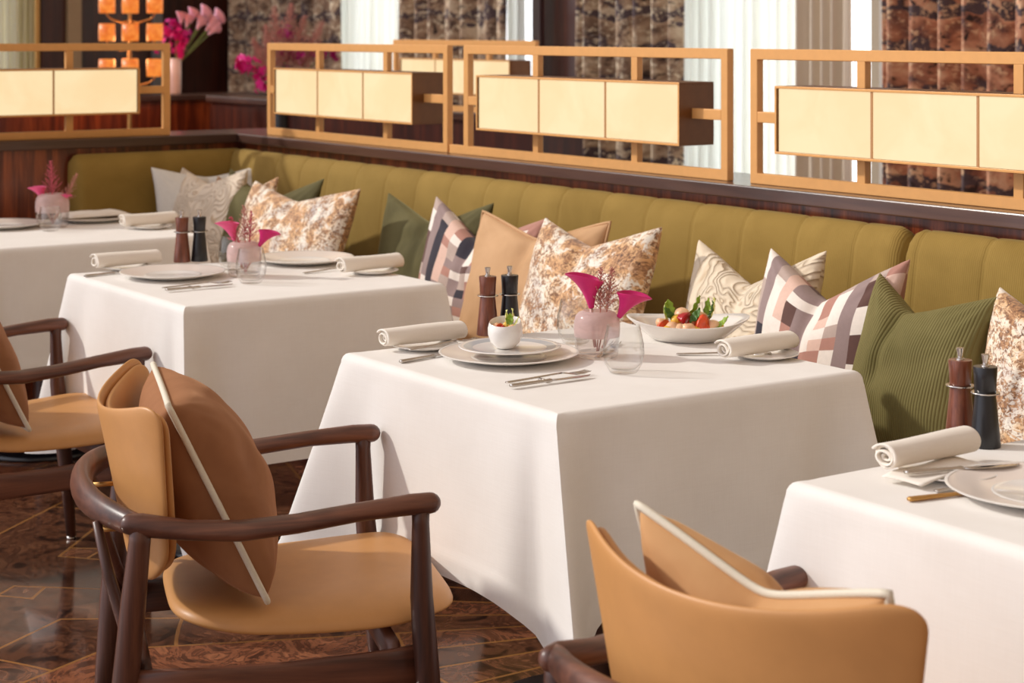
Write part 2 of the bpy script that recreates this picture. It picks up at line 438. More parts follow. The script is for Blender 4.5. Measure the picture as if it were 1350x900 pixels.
# ================================================================== SETTING
struct(MB().box(-17.5, 3.0, -3.0, 8.2, -.05, 0).build('floor', M['floor'], smooth=False))
M['wall_dark'] = M['veneer_dark']
M['pane'] = emit('daylit_pane', (.90, .95, 1.0, 1), 1.7)
WY = 7.05
def wall_piece(name, x0, x1, y0, y1, z0, z1, m): return struct(MB().box(x0, x1, y0, y1, z0, z1).build(name, m, smooth=False))
# window wall: three windows and the wall around them as one slab with openings
wins = [(-8.75, -5.2), (-12.6, -9.72), (-4.4, -1.6)]
mb = MB(); edges = [-17.4, -12.6, -9.72, -8.75, -5.2, -4.4, -1.6, 3.0]
for i in range(0, len(edges), 2): mb.box(edges[i], edges[i+1], WY, WY+.22, 0, 3.1)
for a, b in wins: mb.box(a, b, WY, WY+.22, 2.75, 3.1)
struct(mb.build('wall_back', M['wall_dark'], smooth=False))
def window(n, a, b, axis='y', pos=WY):
    mb = MB()
    def bx(u0, u1, z0, z1, d0, d1):
        if axis == 'y': mb.box(u0, u1, pos+d0, pos+d1, z0, z1)
        else: mb.box(pos-d1, pos-d0, u0, u1, z0, z1)
    bx(a, a+.06, 0, 2.75, .06, .14); bx(b-.06, b, 0, 2.75, .06, .14); bx(a+.06, b-.06, 0, .08, .06, .14); bx(a+.06, b-.06, 2.67, 2.75, .06, .14)
    m = (a+b)/2; bx(m-.03, m+.03, .08, 2.67, .06, .14)
    w = struct(mb.build('window_%d' % n, M['steel_frame'], smooth=False))
    pb = MB()
    if axis == 'y': pb.box(a+.06, b-.06, pos+.09, pos+.11, .08, 2.67)
    else: pb.box(pos-.11, pos-.09, a+.06, b-.06, .08, 2.67)
    pb.build('pane', M['pane'], w, smooth=False)
M['steel_frame'] = plain('painted_window_frame', rgb(150, 140, 128), .5)
for i, (a, b) in enumerate(wins): window(i+1, a, b)
# pier of dark rosewood with a paler edge strip, between two windows
struct(MB().box(-9.77, -9.0, WY-.10, WY, 0, 3.1).build('trim_1', M['veneer_dark'], smooth=False))
struct(MB().box(-9.86, -9.77, WY-.12, WY, 0, 3.1, .008).build('trim_2', plain('mauve_brown_strip', rgb(84, 62, 62), .4), smooth=False))
# far end wall on the left
WX = -13.9
e0 = at_x(-60, 100, WX).y; e1 = at_x(40, 100, WX).y
mb = MB(); mb.box(WX-.2, WX, -3, e0-1.2, 0, 3.1); mb.box(WX-.2, WX, e1, WY, 0, 3.1); mb.box(WX-.2, WX, e0-1.2, e1, 2.75, 3.1)
struct(mb.build('wall_left', M['wall_dark'], smooth=False))
window(4, e0-1.2, e1, 'x', WX)
def xstrip(name, p0, p1, m, d=.05, h=3.1):
    a = at_x(p0, 100, WX+d).y; b = at_x(p1, 100, WX+d).y
    return struct(MB().box(WX, WX+d, a, b, 0, h, .005).build(name, m, smooth=False))
xstrip('trim_3', 47, 53, M['brass'], .06)
xstrip('trim_4', 54, 88, wood('reddish_panel', rgb(40, 18, 12), rgb(70, 34, 22), rgb(84, 44, 28), .8, 'z'), .04)
xstrip('trim_5', 90, 108, plain('beige_plaster_pilaster', rgb(176, 152, 120), .7, noise_amt=.04, nscale=4), .09)
xstrip('trim_6', 203, 215, plain('grey_blue_post', rgb(120, 122, 124), .5), .06)

# ------------------------------------------------------------------ curtains
def curtain(name, label, cat, p0, p1, Y, mat, nf, amp, seed, group=None, axis='y', z1=2.72, pinch=0):
    r = random.Random(seed)
    if axis == 'y': a, b = at_y(p0, 100, Y).x, at_y(p1, 100, Y).x
    else: a, b = at_x(p0, 100, Y).y, at_x(p1, 100, Y).y
    ph = [r.uniform(-.5, .5) for _ in range(60)]; am = [r.uniform(.65, 1.2) for _ in range(60)]
    W = abs(b-a); z0 = .02
    def fn(u, v):
        t = u*nf; k = int(t); f = t-k; g = f*f*(3-2*f)
        A = am[k]*(1-g)+am[k+1]*g; P = ph[k]*(1-g)+ph[k+1]*g
        d = amp*A*math.sin(2*PI*t+P+.25*math.sin(v*3+seed))+.2*amp*math.sin(2*PI*t*2.3+seed)
        s = (a+b)/2+(b-a)*(u-.5)*(1-.015*math.sin(v*PI)); z = z0+(z1-z0)*v
        p = (s, Y+d, z) if axis == 'y' else (Y+d, s, z)
        return p, (u*W*1.7, z)
    mb = MB(); mb.grid(nf*14, 10, fn)
    o = mb.build(name, mat, None, solid=.006)
    return tag(o, label, cat, group)
DY = 6.72
curtain('drape', 'rust brown printed drape at the right edge, behind the nearest lamp screen', 'curtain', 1161, 1480, DY, M['drape_warm'], 9, .07, 1)
curtain('sheer_curtain', 'beige sheer gathered beside a bright strip of window, behind the right-hand lamp screen', 'curtain', 1046, 1124, DY+.06, M['drape_plain'], 5, .035, 2)
curtain('sheer_curtain', 'white sheer curtain to the right of the printed drape by the dark pier', 'curtain', 903, 1050, DY+.19, M['sheer'], 10, .035, 3)
curtain('drape', 'grey brown printed drape beside the dark wooden pier, behind the middle lamp screen', 'curtain', 764, 900, DY, M['drape'], 6, .07, 4)
curtain('drape', 'grey brown printed drape left of the dark wooden pier, above the corner screen', 'curtain', 524, 670, DY, M['drape'], 7, .07, 5)
curtain('sheer_curtain', 'white sheer curtain behind the pink plumes of the big flower arrangement', 'curtain', 446, 530, DY+.1, M['sheer'], 8, .035, 6)
curtain('sheer_curtain', 'narrow strip of white sheer squeezed between printed drape and dark pier', 'curtain', 668, 692, DY+.12, M['sheer'], 2, .03, 7)
curtain('drape', 'printed drape behind the fuchsia orchids, left end of the window wall', 'curtain', 301, 452, DY, M['drape'], 8, .07, 8)
curtain('sheer_curtain', 'ivory sheer curtain at the far left edge, above the left lamp screen', 'curtain', -70, 46, WX+.14, M['sheer_warm'], 12, .04, 9, axis='x')

# ------------------------------------------------------------------ low partitions with wooden ledge
def partition(name, x0, x1, y0, y1, lname, lm, over=.03, m=None):
    w = struct(MB().box(x0, x1, y0, y1, 0, 1.003).build(name, m or M['veneer'], smooth=False))
    l = struct(MB().box(x0-over, x1+over, y0-over, y1+over, 1.003, 1.041, .004).build(lname, lm, smooth=False))
    return w, l
PX = -7.075
M['part_face'] = M['veneer']
mb = MB(); mb.box(PX-.25, .6, 3.475, 3.72, 0, 1.003); mb.box(PX-.25, PX+.02, .5, 3.475, 0, 1.003)
struct(mb.build('wall_right', M['veneer'], smooth=False))
struct(MB().box(PX-.28, .62, 3.44, 3.75, 1.003, 1.041, .004).build('trim_7', M['ledge'], smooth=False))
struct(MB().box(PX-.28, PX+.055, .5, 3.4395, 1.003, 1.041, .004).build('trim_8', M['ledge_y'], smooth=False))
partition('wall_partition', -11.2, -7.45, 5.30, 5.55, 'trim_9', M['ledge'], m=M['veneer_dark'])
partition('wall_partition', -11.75, -11.45, 2.2, 6.1, 'trim_10', M['ledge_y'])

# ------------------------------------------------------------------ lamp screens
M['panel_lit'] = emit('lit_alabaster_panel', (1.0, .80, .47, 1), .86, 1, (1.0, .73, .40, 1), 5)
FW, FH, BT = 1.38, .377, .03
def lamp_screen(label, loc, rz, lit=True, foot=False, first=[None]):
    t = thing('lamp_screen', label, 'lamp', loc, rz, 'gold framed lamp screens on the ledges')
    fr = MB(); d0, d1 = 0.0, .024
    # one mitred picture-frame outline, lofted round its four sides
    o4 = [(0, 0), (FW, 0), (FW, FH), (0, FH)]; i4 = [(BT, BT), (FW-BT, BT), (FW-BT, FH-BT), (BT, FH-BT)]
    fr.loft([[Vector((o[0], d0, o[1])), Vector((i[0], d0, i[1])), Vector((i[0], d1, i[1])), Vector((o[0], d1, o[1]))] for o, i in zip(o4, i4)], closed=True)
    bmesh.ops.bevel(fr.bm, geom=list(fr.bm.edges), offset=.0018, segments=1, affect='EDGES')
    fr.build('frame', M['gold'], t, smooth=False)
    lx0, lx1, lz0, lz1, ly0, ly1 = .155, 1.225, .093, .278, -.05, .082
    for x in (.43, .95):
        MB().box(x-.015, x+.015, .001, .023, lz1-.004, FH-BT+.002, .0015).build('upright_bar', M['gold'], t, smooth=False)
        MB().box(x-.015, x+.015, .001, .023, BT-.002, lz0+.004, .0015).build('upright_bar', M['gold'], t, smooth=False)
    MB().box(BT-.002, lx0+.004, .001, .023, .172, .202, .0015).build('side_bar', M['gold'], t, smooth=False)
    MB().box(lx1-.05, FW-BT+.002, -.001, .023, .172, .202, .0015).build('side_bar', M['gold'], t, smooth=False)
    T = .007
    b = MB()
    b.box(lx0, lx1, ly0, ly1, lz1-T, lz1, .001); b.box(lx0, lx1, ly0, ly1, lz0, lz0+T, .001)
    b.box(lx0, lx0+T, ly0, ly1, lz0+T, lz1-T); b.box(lx1-T, lx1, ly0, ly1, lz0+T, lz1-T)
    b.box(lx0+T, lx1-T, ly1-.006, ly1, lz0+T, lz1-T)
    bo = b.build('lamp_box', [M['gold_dark'], M['gold']], t, smooth=False)
    for p in bo.data.polygons:
        if p.normal.y < -.9: p.material_index = 1
    w = (lx1-lx0-2*T)/3
    for k in range(3):
        a = lx0+T+k*w
        MB().box(a+.0035, a+w-.0035, ly0+.006, ly0+.014, lz0+T+.0005, lz1-T-.0005, .001).build('lit_panel', M['panel_lit'] if lit else M['panel_dim'], t, smooth=False)
        if k: MB().box(a-.0035, a+.0035, ly0+.004, ly0+.018, lz0+T, lz1-T).build('divider', M['divider'], t, smooth=False)
    if foot: MB().box(-.095, 0, .003, .021, 0, .03, .0015).build('joining_bar', M['gold'], t, smooth=False)
    return t
M['divider'] = plain('copper_divider', rgb(190, 140, 92), .4, .3)
LZ = 1.0412
lamp_screen('gold lamp screen nearest the camera, cut off by the right photo edge', (-3.915, 3.5, LZ), 0)
lamp_screen('gold lamp screen in the middle, whole in view, above the tan cushion', (-5.39, 3.5, LZ), 0, foot=True)
lamp_screen('gold lamp screen just right of the corner, on the ledge behind the green banquette', (-6.872, 3.5, LZ), 0)
lamp_screen('gold lamp screen at far left, turned sideways on the return ledge beyond the corner', (PX+.004, 3.161-FW, LZ), PI/2)
lamp_screen('second-row lamp screen glimpsed in the background through the gap left of the middle screen', (-8.93, 5.33, LZ), 0)

# ------------------------------------------------------------------ tiered orange lamp far left
M['shade_lit'] = emit('orange_lit_shade', (1.0, .30, .05, 1), .85, 1, (.80, .15, .02, 1), 22)
M['bulb'] = emit('warm_bulb', (1.0, .72, .3, 1), 3.5)
ct = at_x(171, 100, -11.0)
lt = thing('tiered_floor_lamp', 'tall brass lamp with tiers of glowing orange drum shades in the far left background', 'lamp', (ct.x, ct.y, 0))
MB().lathe([(0, 0), (.17, 0), (.17, .015), (.03, .04), (.014, .07), (.011, 1.9), (.02, 1.93), (0, 1.95)], 24).build('stem', M['brass'], lt)
for tz, rot in ((1.232, .15), (1.455, .0), (1.63, .1)):
    for k, (dy, dx) in enumerate(((-.135, -.04), (-.05, .13), (.125, .10), (.06, -.14))):
        c = Vector((dx, dy, tz))
        a = MB(); a.tube([(0, 0, tz-.10), (dx*.35, dy*.35, tz-.11), (dx*.8, dy*.8, tz-.09), (dx, dy, tz-.065), (dx, dy, tz-.03)], .005, 8); a.build('arm', M['brass'], lt)
        s = MB().lathe([(.046, -.052), (.050, -.052), (.052, .0), (.050, .058), (.046, .058), (.048, 0), (.046, -.052)], 20, c).build('drum_shade', M['shade_lit'], lt)
        MB().lathe([(0, -.02), (.02, -.01), (.024, .01), (.012, .03), (0, .034)], 12, c).build('bulb', M['bulb'], s)

gl = bpy.data.lights.new('tiered_lamp_glow', 'POINT'); gl.energy = 9; gl.color = (1.0, .42, .14); gl.shadow_soft_size = .12
go = bpy.data.objects.new('tiered_lamp_glow', gl); C.objects.link(go); go.location = (ct.x-.1, ct.y, 1.32)
# ================================================================== BANQUETTE
def bprof():
    """backrest section: (depth in front of the rear plane, z)"""
    pts = [(.0, .40), (.0, .93), (.004, .955), (.014, .972), (.032, .981), (.052, .976), (.07, .958), (.084, .925), (.094, .86), (.108, .74), (.13, .6), (.15, .48), (.15, .40)]
    return pts
def ribbed(depth_fn, n=8): pass
BX0 = PX+.022; BY = 3.466            # rear planes: return (X) and main run (Y)
SEAM = .212
def seam_dip(s):
    f = (s/SEAM) % 1.0; d = min(f, 1-f)*SEAM
    return .0032*math.exp(-(d/.005)**2)+.0016*math.exp(-(d/.03)**2)
def backrest(name, x0, x1, mitre0, par, mat, end1=True):
    mb = MB(); uvl = mb.bm.loops.layers.uv.new('UVMap'); rings = []
    n = int(abs(x1-x0)/.006); P = bprof()
    for i in range(n+1):
        s = x0+(x1-x0)*i/n; e = 1.0
        dend = 1.0
        if end1: dend = min(dend, (x1-s)/.045)
        if not mitre0: dend = min(dend, (s-x0)/.045)
        sh = 1-math.sqrt(max(0, 1-(1-max(0, dend))**2)) if dend < 1 else 0
        dip = seam_dip(s)
        ringp = []
        for d, z in P:
            zz = z-sh*.045*max(0, (z-.85)/.13); dd = d*(1-.35*sh)
            k = max(0, min(1, (d-.01)/.05)); dd -= dip*k; zz -= dip*.8*max(0, (z-.93)/.05)
            xx = s
            if mitre0 and i == 0: xx = BX0+d
            elif mitre0: xx = max(s, BX0+d+(s-x0)*.0001)
            ringp.append(Vector((xx, BY-dd, zz)))
        rings.append(ringp)
    mb.loft(rings)
    o = mb.build(name, mat, par, weld=.0003, autosm=60)
    return o
M['seat_olive'] = M['olive']
bq = thing('banquette', 'long olive green velvet banquette with fluted back, wrapping round the left corner', 'sofa', (-5.0, 3.1, 0))
bq2 = thing('banquette', 'right-hand module of the olive corduroy banquette, its seam behind the green corduroy cushion', 'sofa', (-2.0, 3.1, 0))
def off(o, t):
    o.matrix_parent_inverse = Matrix.Translation(-t.location); return o
XJ = -3.235
# unparented world-space build, re-based on the thing's origin
def rebase(o, t):
    o.data.transform(Matrix.Translation(-Vector(t.location))); return o
rebase(backrest('backrest', BX0, XJ-.002, True, bq, M['olive_rib']), bq)
rebase(backrest('backrest', XJ+.002, .2, False, bq2, M['olive_rib']), bq2)
# return back along X
def return_back(par):
    y0, y1 = 2.715, BY; n = 60; rings = []; P = bprof()
    for i in range(n+1):
        s = y0+(y1-y0)*i/n; dend = min(1, (s-y0)/.035); sh = 1-math.sqrt(max(0, 1-(1-dend)**2))
        rings.append([Vector((BX0+d*(1-.5*sh), min(s, BY-d) if i > n*.6 else s, z-sh*.028*max(0, (z-.9)/.08))) for d, z in P])
    mb = MB(); mb.loft(rings); return mb.build('return_backrest', M['olive'], par, weld=.0003, autosm=60)
rebase(return_back(bq), bq)
SEATZ = .50
def seat(x0, x1, par):
    P = [(BY-.16, .26), (BY-.16, SEATZ-.01), (3.2, SEATZ), (3.05, SEATZ+.003), (2.99, SEATZ), (2.955, SEATZ-.012), (2.938, SEATZ-.04), (2.934, SEATZ-.09), (2.938, .28), (2.955, .26)]
    n = max(2, int((x1-x0)/.05)); rings = []
    for i in range(n+1):
        s = x0+(x1-x0)*i/n; rings.append([Vector((s, y, z)) for y, z in P])
    mb = MB(); mb.loft(rings); rebase(mb.build('seat', M['olive'], par, weld=.0003, autosm=50), par)
    rebase(MB().box(x0+.01, x1-.01, 3.0, BY-.03, .0, .258).build('plinth', M['veneer_dark'], par, smooth=False), par)
seat(BX0+.155, XJ-.002, bq); seat(XJ+.002, .2, bq2)

# ================================================================== CUSHIONS
def pillow_mb(w, h, t, dent=.09, seed=0, n=40, pattern=None, wr=.006, concave=.09, dx=0.0, squash=.03):
    off3 = Vector((seed*3.1, seed*1.7, seed*.9))
    def pos(u, v, side):
        U, V = 2*u-1, 2*v-1
        ex = (1-concave*(1-V*V)*1.0); ez = (1-concave*(1-U*U))
        x = U*w/2*ex; z = V*h/2*ez
        prof = max(0, (1-U*U))**.5*max(0, (1-V*V))**.5
        prof = prof**.85
        vv = (V+1)/2; du = math.sqrt((U-dx)**2+.012)-.06; g = max(0, 1-du/(1-dx*math.copysign(1, U-dx)))**1.25
        z -= dent*g*vv**1.6
        crease = math.exp(-((U-dx)/.07)**2)*max(0, vv-.35)/.65
        y = t/2*prof*(1-.40*crease*(1 if dent > .02 else 0))
        y += prof**.5*wr*1.6*noise.noise(Vector((U*2.2, V*2.2, side*3))+off3)
        # fold lines running from the dent
        if dent > .02: y += .006*prof*math.sin(9*(abs(U-dx)*1.2-(1-vv)*1.6))*math.exp(-((U-dx)/.5)**2)*vv
        # corner gathers
        r = math.hypot(1-abs(U), 1-abs(V)); y += .004*math.exp(-(r/.45)**2)*math.sin(14*math.atan2(1-abs(V), 1-abs(U)+1e-4))*min(1, prof*4)
        if V < -.6: z += squash*((-.6-V)/.4)**2*prof
        return Vector((x, side*y, z+h/2))
    mb = MB()
    mb.grid(n, n, lambda u, v: (pos(u, v, -1), (u*w/.5, v*h/.5)), mif=(lambda u, v: pattern(u, v)) if pattern else None)
    mb.grid(n, n, lambda u, v: (pos(u, v, 1), (u*w/.5+3, v*h/.5)), mif=(lambda u, v: pattern(u+2, v)) if pattern else None)
    edge = [pos(i/n, 0, 0) for i in range(n)]+[pos(1, i/n, 0) for i in range(n)]+[pos(1-i/n, 1, 0) for i in range(n)]+[pos(0, 1-i/n, 0) for i in range(n)]
    return mb, edge

def plaid_pattern(seed, cells=12):
    r = random.Random(seed); G = {}
    cols = [r.choice([0, 3, 1, 6, 0]) for _ in range(cells*5)]
    for i in range(cells*5):
        for j in range(cells*2):
            if i % 4 == 1: c = 1 if r.random() < .72 else r.choice([2, 0])
            elif i % 4 == 3: c = r.choice([3, 3, 5, 0, 3, 5])
            else: c = r.choice([0, 0, 0, 4, 2, 5, 6, 0, 1, 6])
            if j and r.random() < .38 and (i, j-1) in G: c = G[i, j-1]
            if j % 5 == 2 and r.random() < .6: c = 1 if i % 2 else r.choice([2, 4, 0])
            G[i, j] = c
    return lambda u, v: G[min(cells*5-1, int(u*cells)), min(cells*2-1, int(v*cells))]

def cushion(name, label, mat, pl, pr_, Y, t, lean, dent=.09, seed=0, pattern=None, piping=None, wr=.006, dx=0, n=40, concave=.09, yaw=0):
    """pl, pr_: photo pixels of the two top corners, both taken to lie at depth Y"""
    A, B = at_y(pl[0], pl[1], Y), at_y(pr_[0], pr_[1], Y)
    w = abs(B.x-A.x); base = SEATZ+.003; zt = (A.z+B.z)/2
    h = (zt-base)/math.cos(lean)
    roll = math.atan2(A.z-B.z, w)
    mb, edge = pillow_mb(w, h, t, dent, seed, n, pattern, wr, concave, dx)
    tt = thing(name, label, 'cushion', ((A.x+B.x)/2, Y-math.sin(lean)*h, base), 0, 'scatter cushions on the banquette', rot=(-lean, roll*.6, yaw))
    mb.build('cover', mat, tt, weld=.0002, subsurf=1)
    if piping: MB().tube(edge, .0045, 6, closed=True).build('piping', piping, tt)
    return tt
R = math.radians
# far corner group
mb, edge = pillow_mb(.46, .44, .13, .03, 1)
t = thing('scatter_cushion', 'plain off-white cushion, leftmost on the banquette, leaning in the far corner', 'cushion', (-6.755, 3.195, SEATZ+.003), 0, 'scatter cushions on the banquette', rot=(-R(13), 0, R(74)))
mb.build('cover', M['white_linen'], t, weld=.0002, subsurf=1)
cushion('scatter_cushion', 'cream wavy-textured cushion beside the plain off-white one in the corner', M['ridged_b'], (243, 222), (332, 217), 3.16, .14, R(15), .05, 2)
cushion('scatter_cushion', 'pale speckled cushion in the far corner, only one corner peeking out behind', M['speckle_b'], (290, 233), (373, 227), 3.24, .09, R(12), .06, 4)
cushion('scatter_cushion', 'dark moss green cushion behind the speckled print cushion in the far group', M['green_velvet'], (304, 220), (431, 231), 3.18, .12, R(15), .10, 3)
cushion('scatter_cushion', 'speckled brown and white print cushion at the front of the far group', M['speckle'], (338, 239), (481, 243), 3.10, .16, R(20), .05, 5)
# middle group
cushion('scatter_cushion', 'dark moss green velvet cushion tucked behind the left plaid cushion', M['green_velvet'], (513, 253), (656, 262), 3.27, .12, R(12), .08, 6)
cushion('scatter_cushion', 'pink, mauve and navy plaid cushion in the middle group', PLAID, (572, 252), (722, 286), 3.22, .13, R(14), .11, 7, pattern=plaid_pattern(3), n=48)
cushion('scatter_cushion', 'plain tan velvet cushion with piped edge above the pepper mills of the middle table', M['tan_velvet'], (640, 281), (809, 289), 3.19, .14, R(15), .07, 8, piping=M['tan_velvet'], concave=.03)
cushion('scatter_cushion', 'speckled tan and white print cushion behind the magenta calla lilies', M['speckle'], (722, 287), (881, 293), 3.13, .17, R(19), .06, 9)
# right group
cushion('scatter_cushion', 'cream cushion with wavy ridged weave, behind the oval salad bowl', M['ridged'], (925, 315), (1099, 323), 3.25, .15, R(14), .10, 10)
cushion('scatter_cushion', 'cream, mauve and navy plaid cushion next to the corduroy one', PLAID, (1022, 327), (1211, 334), 3.19, .16, R(16), .11, 11, pattern=plaid_pattern(11), n=48)
cushion('scatter_cushion', 'large moss green corduroy cushion behind the pepper mills of the nearest table', M['green_cord'], (1154, 351), (1319, 387), 3.14, .19, R(17), .07, 12, dx=-.3)
cushion('scatter_cushion', 'speckled print cushion cut off by the right edge of the photo', M['speckle'], (1322, 376), (1500, 392), 3.16, .17, R(17), .06, 13)

# ================================================================== TABLES
TOP = .757
def tablecloth_mb(hx, hy, drop, seed, A=.15, extra=.10, near=None):
    """rectangular cloth: flat top, rolled edge, hanging sides that fold into flared corners"""
    r = random.Random(seed); ph = [r.uniform(0, 6.28) for _ in range(8)]
    cr = .018
    per = []   # perimeter points: position, outward normal, distance to nearest corner, corner diagonal
    NS = 56
    cs = [(hx, -hy), (hx, hy), (-hx, hy), (-hx, -hy)]
    for k in range(4):
        a = Vector(cs[k]); b = Vector(cs[(k+1) % 4]); ln = (b-a).length; d = (b-a)/ln; nr = Vector((d.y, -d.x))
        for i in range(NS):
            s = i/NS; s = .5-.5*math.cos(PI*s) if True else s     # finer near corners
            q = s*ln; p = a+d*q; dc = min(q, ln-q)
            ck = cs[k] if q < ln/2 else cs[(k+1) % 4]
            dg = Vector((math.copysign(1, ck[0]), math.copysign(1, ck[1]))).normalized()
            fd = Vector((.93, -.36)) if ck[0] > 0 and ck[1] < 0 else dg
            w = math.exp(-(dc/.03)**2)
            ci = k if q < ln/2 else (k+1) % 4
            per.append((p, (nr*(1-w)+dg*w).normalized(), nr, dc, fd, q, k, ci))
    NP = len(per); mb = MB(); bm = mb.bm
    rows = []
    fr = [0, .25, .5, .75, 1.0]
    # rolled edge
    for f in fr:
        a = f*PI/2
        ring_ = []
        for (p, n, nr, dc, dg, q, k, ci) in per:
            cpt = Vector((math.copysign(max(0, abs(p.x)-cr), p.x), math.copysign(max(0, abs(p.y)-cr), p.y)))
            w = math.exp(-(dc/.05)**2)
            o = p-n*cr*(1-math.sin(a)) if dc > .0 else p-n*cr*(1-math.sin(a))
            ring_.append(Vector((o.x, o.y, -cr*(1-math.cos(a))-.004*w*f)))
        rows.append(ring_)
    NR = 34
    for j in range(1, NR+1):
        t = j/NR; ring_ = []
        for (p, n, nr, dc, dg, q, k, ci) in per:
            ex = (extra+(.08 if ci == 0 else 0))*math.exp(-(dc/(.075 if ci == 0 else .13))**2)
            z = -cr-(drop-cr+ex)*t
            g = t**1.05
            cone = math.exp(-(dc/.045)**2)
            val = math.exp(-((dc-.115)/.050)**2)
            Ak = A*(.9+.2*math.sin(ph[ci]))+(.03 if ci == 0 else 0)
            o = p+dg*Ak*g*cone - nr*(.024*g*val if not (ci == 0 and k == 3) else .034*g*math.exp(-((dc-.075)/.030)**2))
            # fold leans to one side: pushes the flap along the side
            o += nr*(.012*g+.007*g*math.sin(q*9+ph[k])+.003*g*math.sin(q*23+ph[k+4]))*min(1, dc/.15)
            if t > .86: o += nr*.0025                    # hem turn-up
            ring_.append(Vector((o.x, o.y, z)))
        rows.append(ring_)
    V = [[bm.verts.new(p) for p in rw] for rw in rows]
    for a, b in zip(V, V[1:]):
        for i in range(NP):
            k = (i+1) % NP; bm.faces.new((a[i], b[i], b[k], a[k]))
    bm.faces.new(V[0])
    return mb

def table(cx, cy, hx, hy, drop, lab, clab, seed, **kw):
    t = thing('dining_table', lab, 'table', (cx, cy, 0), 0, 'dining tables along the banquette')
    MB().box(-hx+.02, hx-.02, -hy+.02, hy-.02, .715, TOP-.004, .006).build('tabletop', M['walnut'], t)
    MB().lathe([(.05, .03), (.045, .1), (.04, .6), (.07, .713), (0, .7135)], 24).build('pedestal', M['walnut_v'], t)
    MB().lathe([(0, 0), (.24, 0), (.245, .008), (.23, .02), (.06, .032), (0, .034)], 32).build('foot', M['black'], t)
    mb = tablecloth_mb(hx, hy, drop, seed, **kw)
    c = mb.build('tablecloth', M['cloth'], None, solid=0)
    for p in c.data.polygons:
        if len(p.vertices) > 4: p.use_smooth = False
    c.location = (cx, cy, TOP+.003)
    tag(c, clab, 'tablecloth', 'white tablecloths')
table(-3.185, 2.405, .405, .395, .385, 'square dining table under the fully visible white cloth in the middle',
      'white tablecloth on the middle table, fully in view, with salad bowls on it', 1)
table(-4.81, 2.405, .405, .40, .43, 'square dining table under the second white cloth, behind the brown chair',
      'white tablecloth on the table behind the foreground chair, next left of the middle table', 2, A=.13)
table(-6.34, 2.36, .42, .42, .43, 'dining table under the white cloth at the far left',
      'white tablecloth on the farthest table at the left edge of the photo', 3)
table(-1.765, 2.42, .405, .405, .43, 'nearest dining table at the right under a white cloth',
      'white tablecloth on the nearest table, cut off by the right edge of the photo', 4, A=.12)
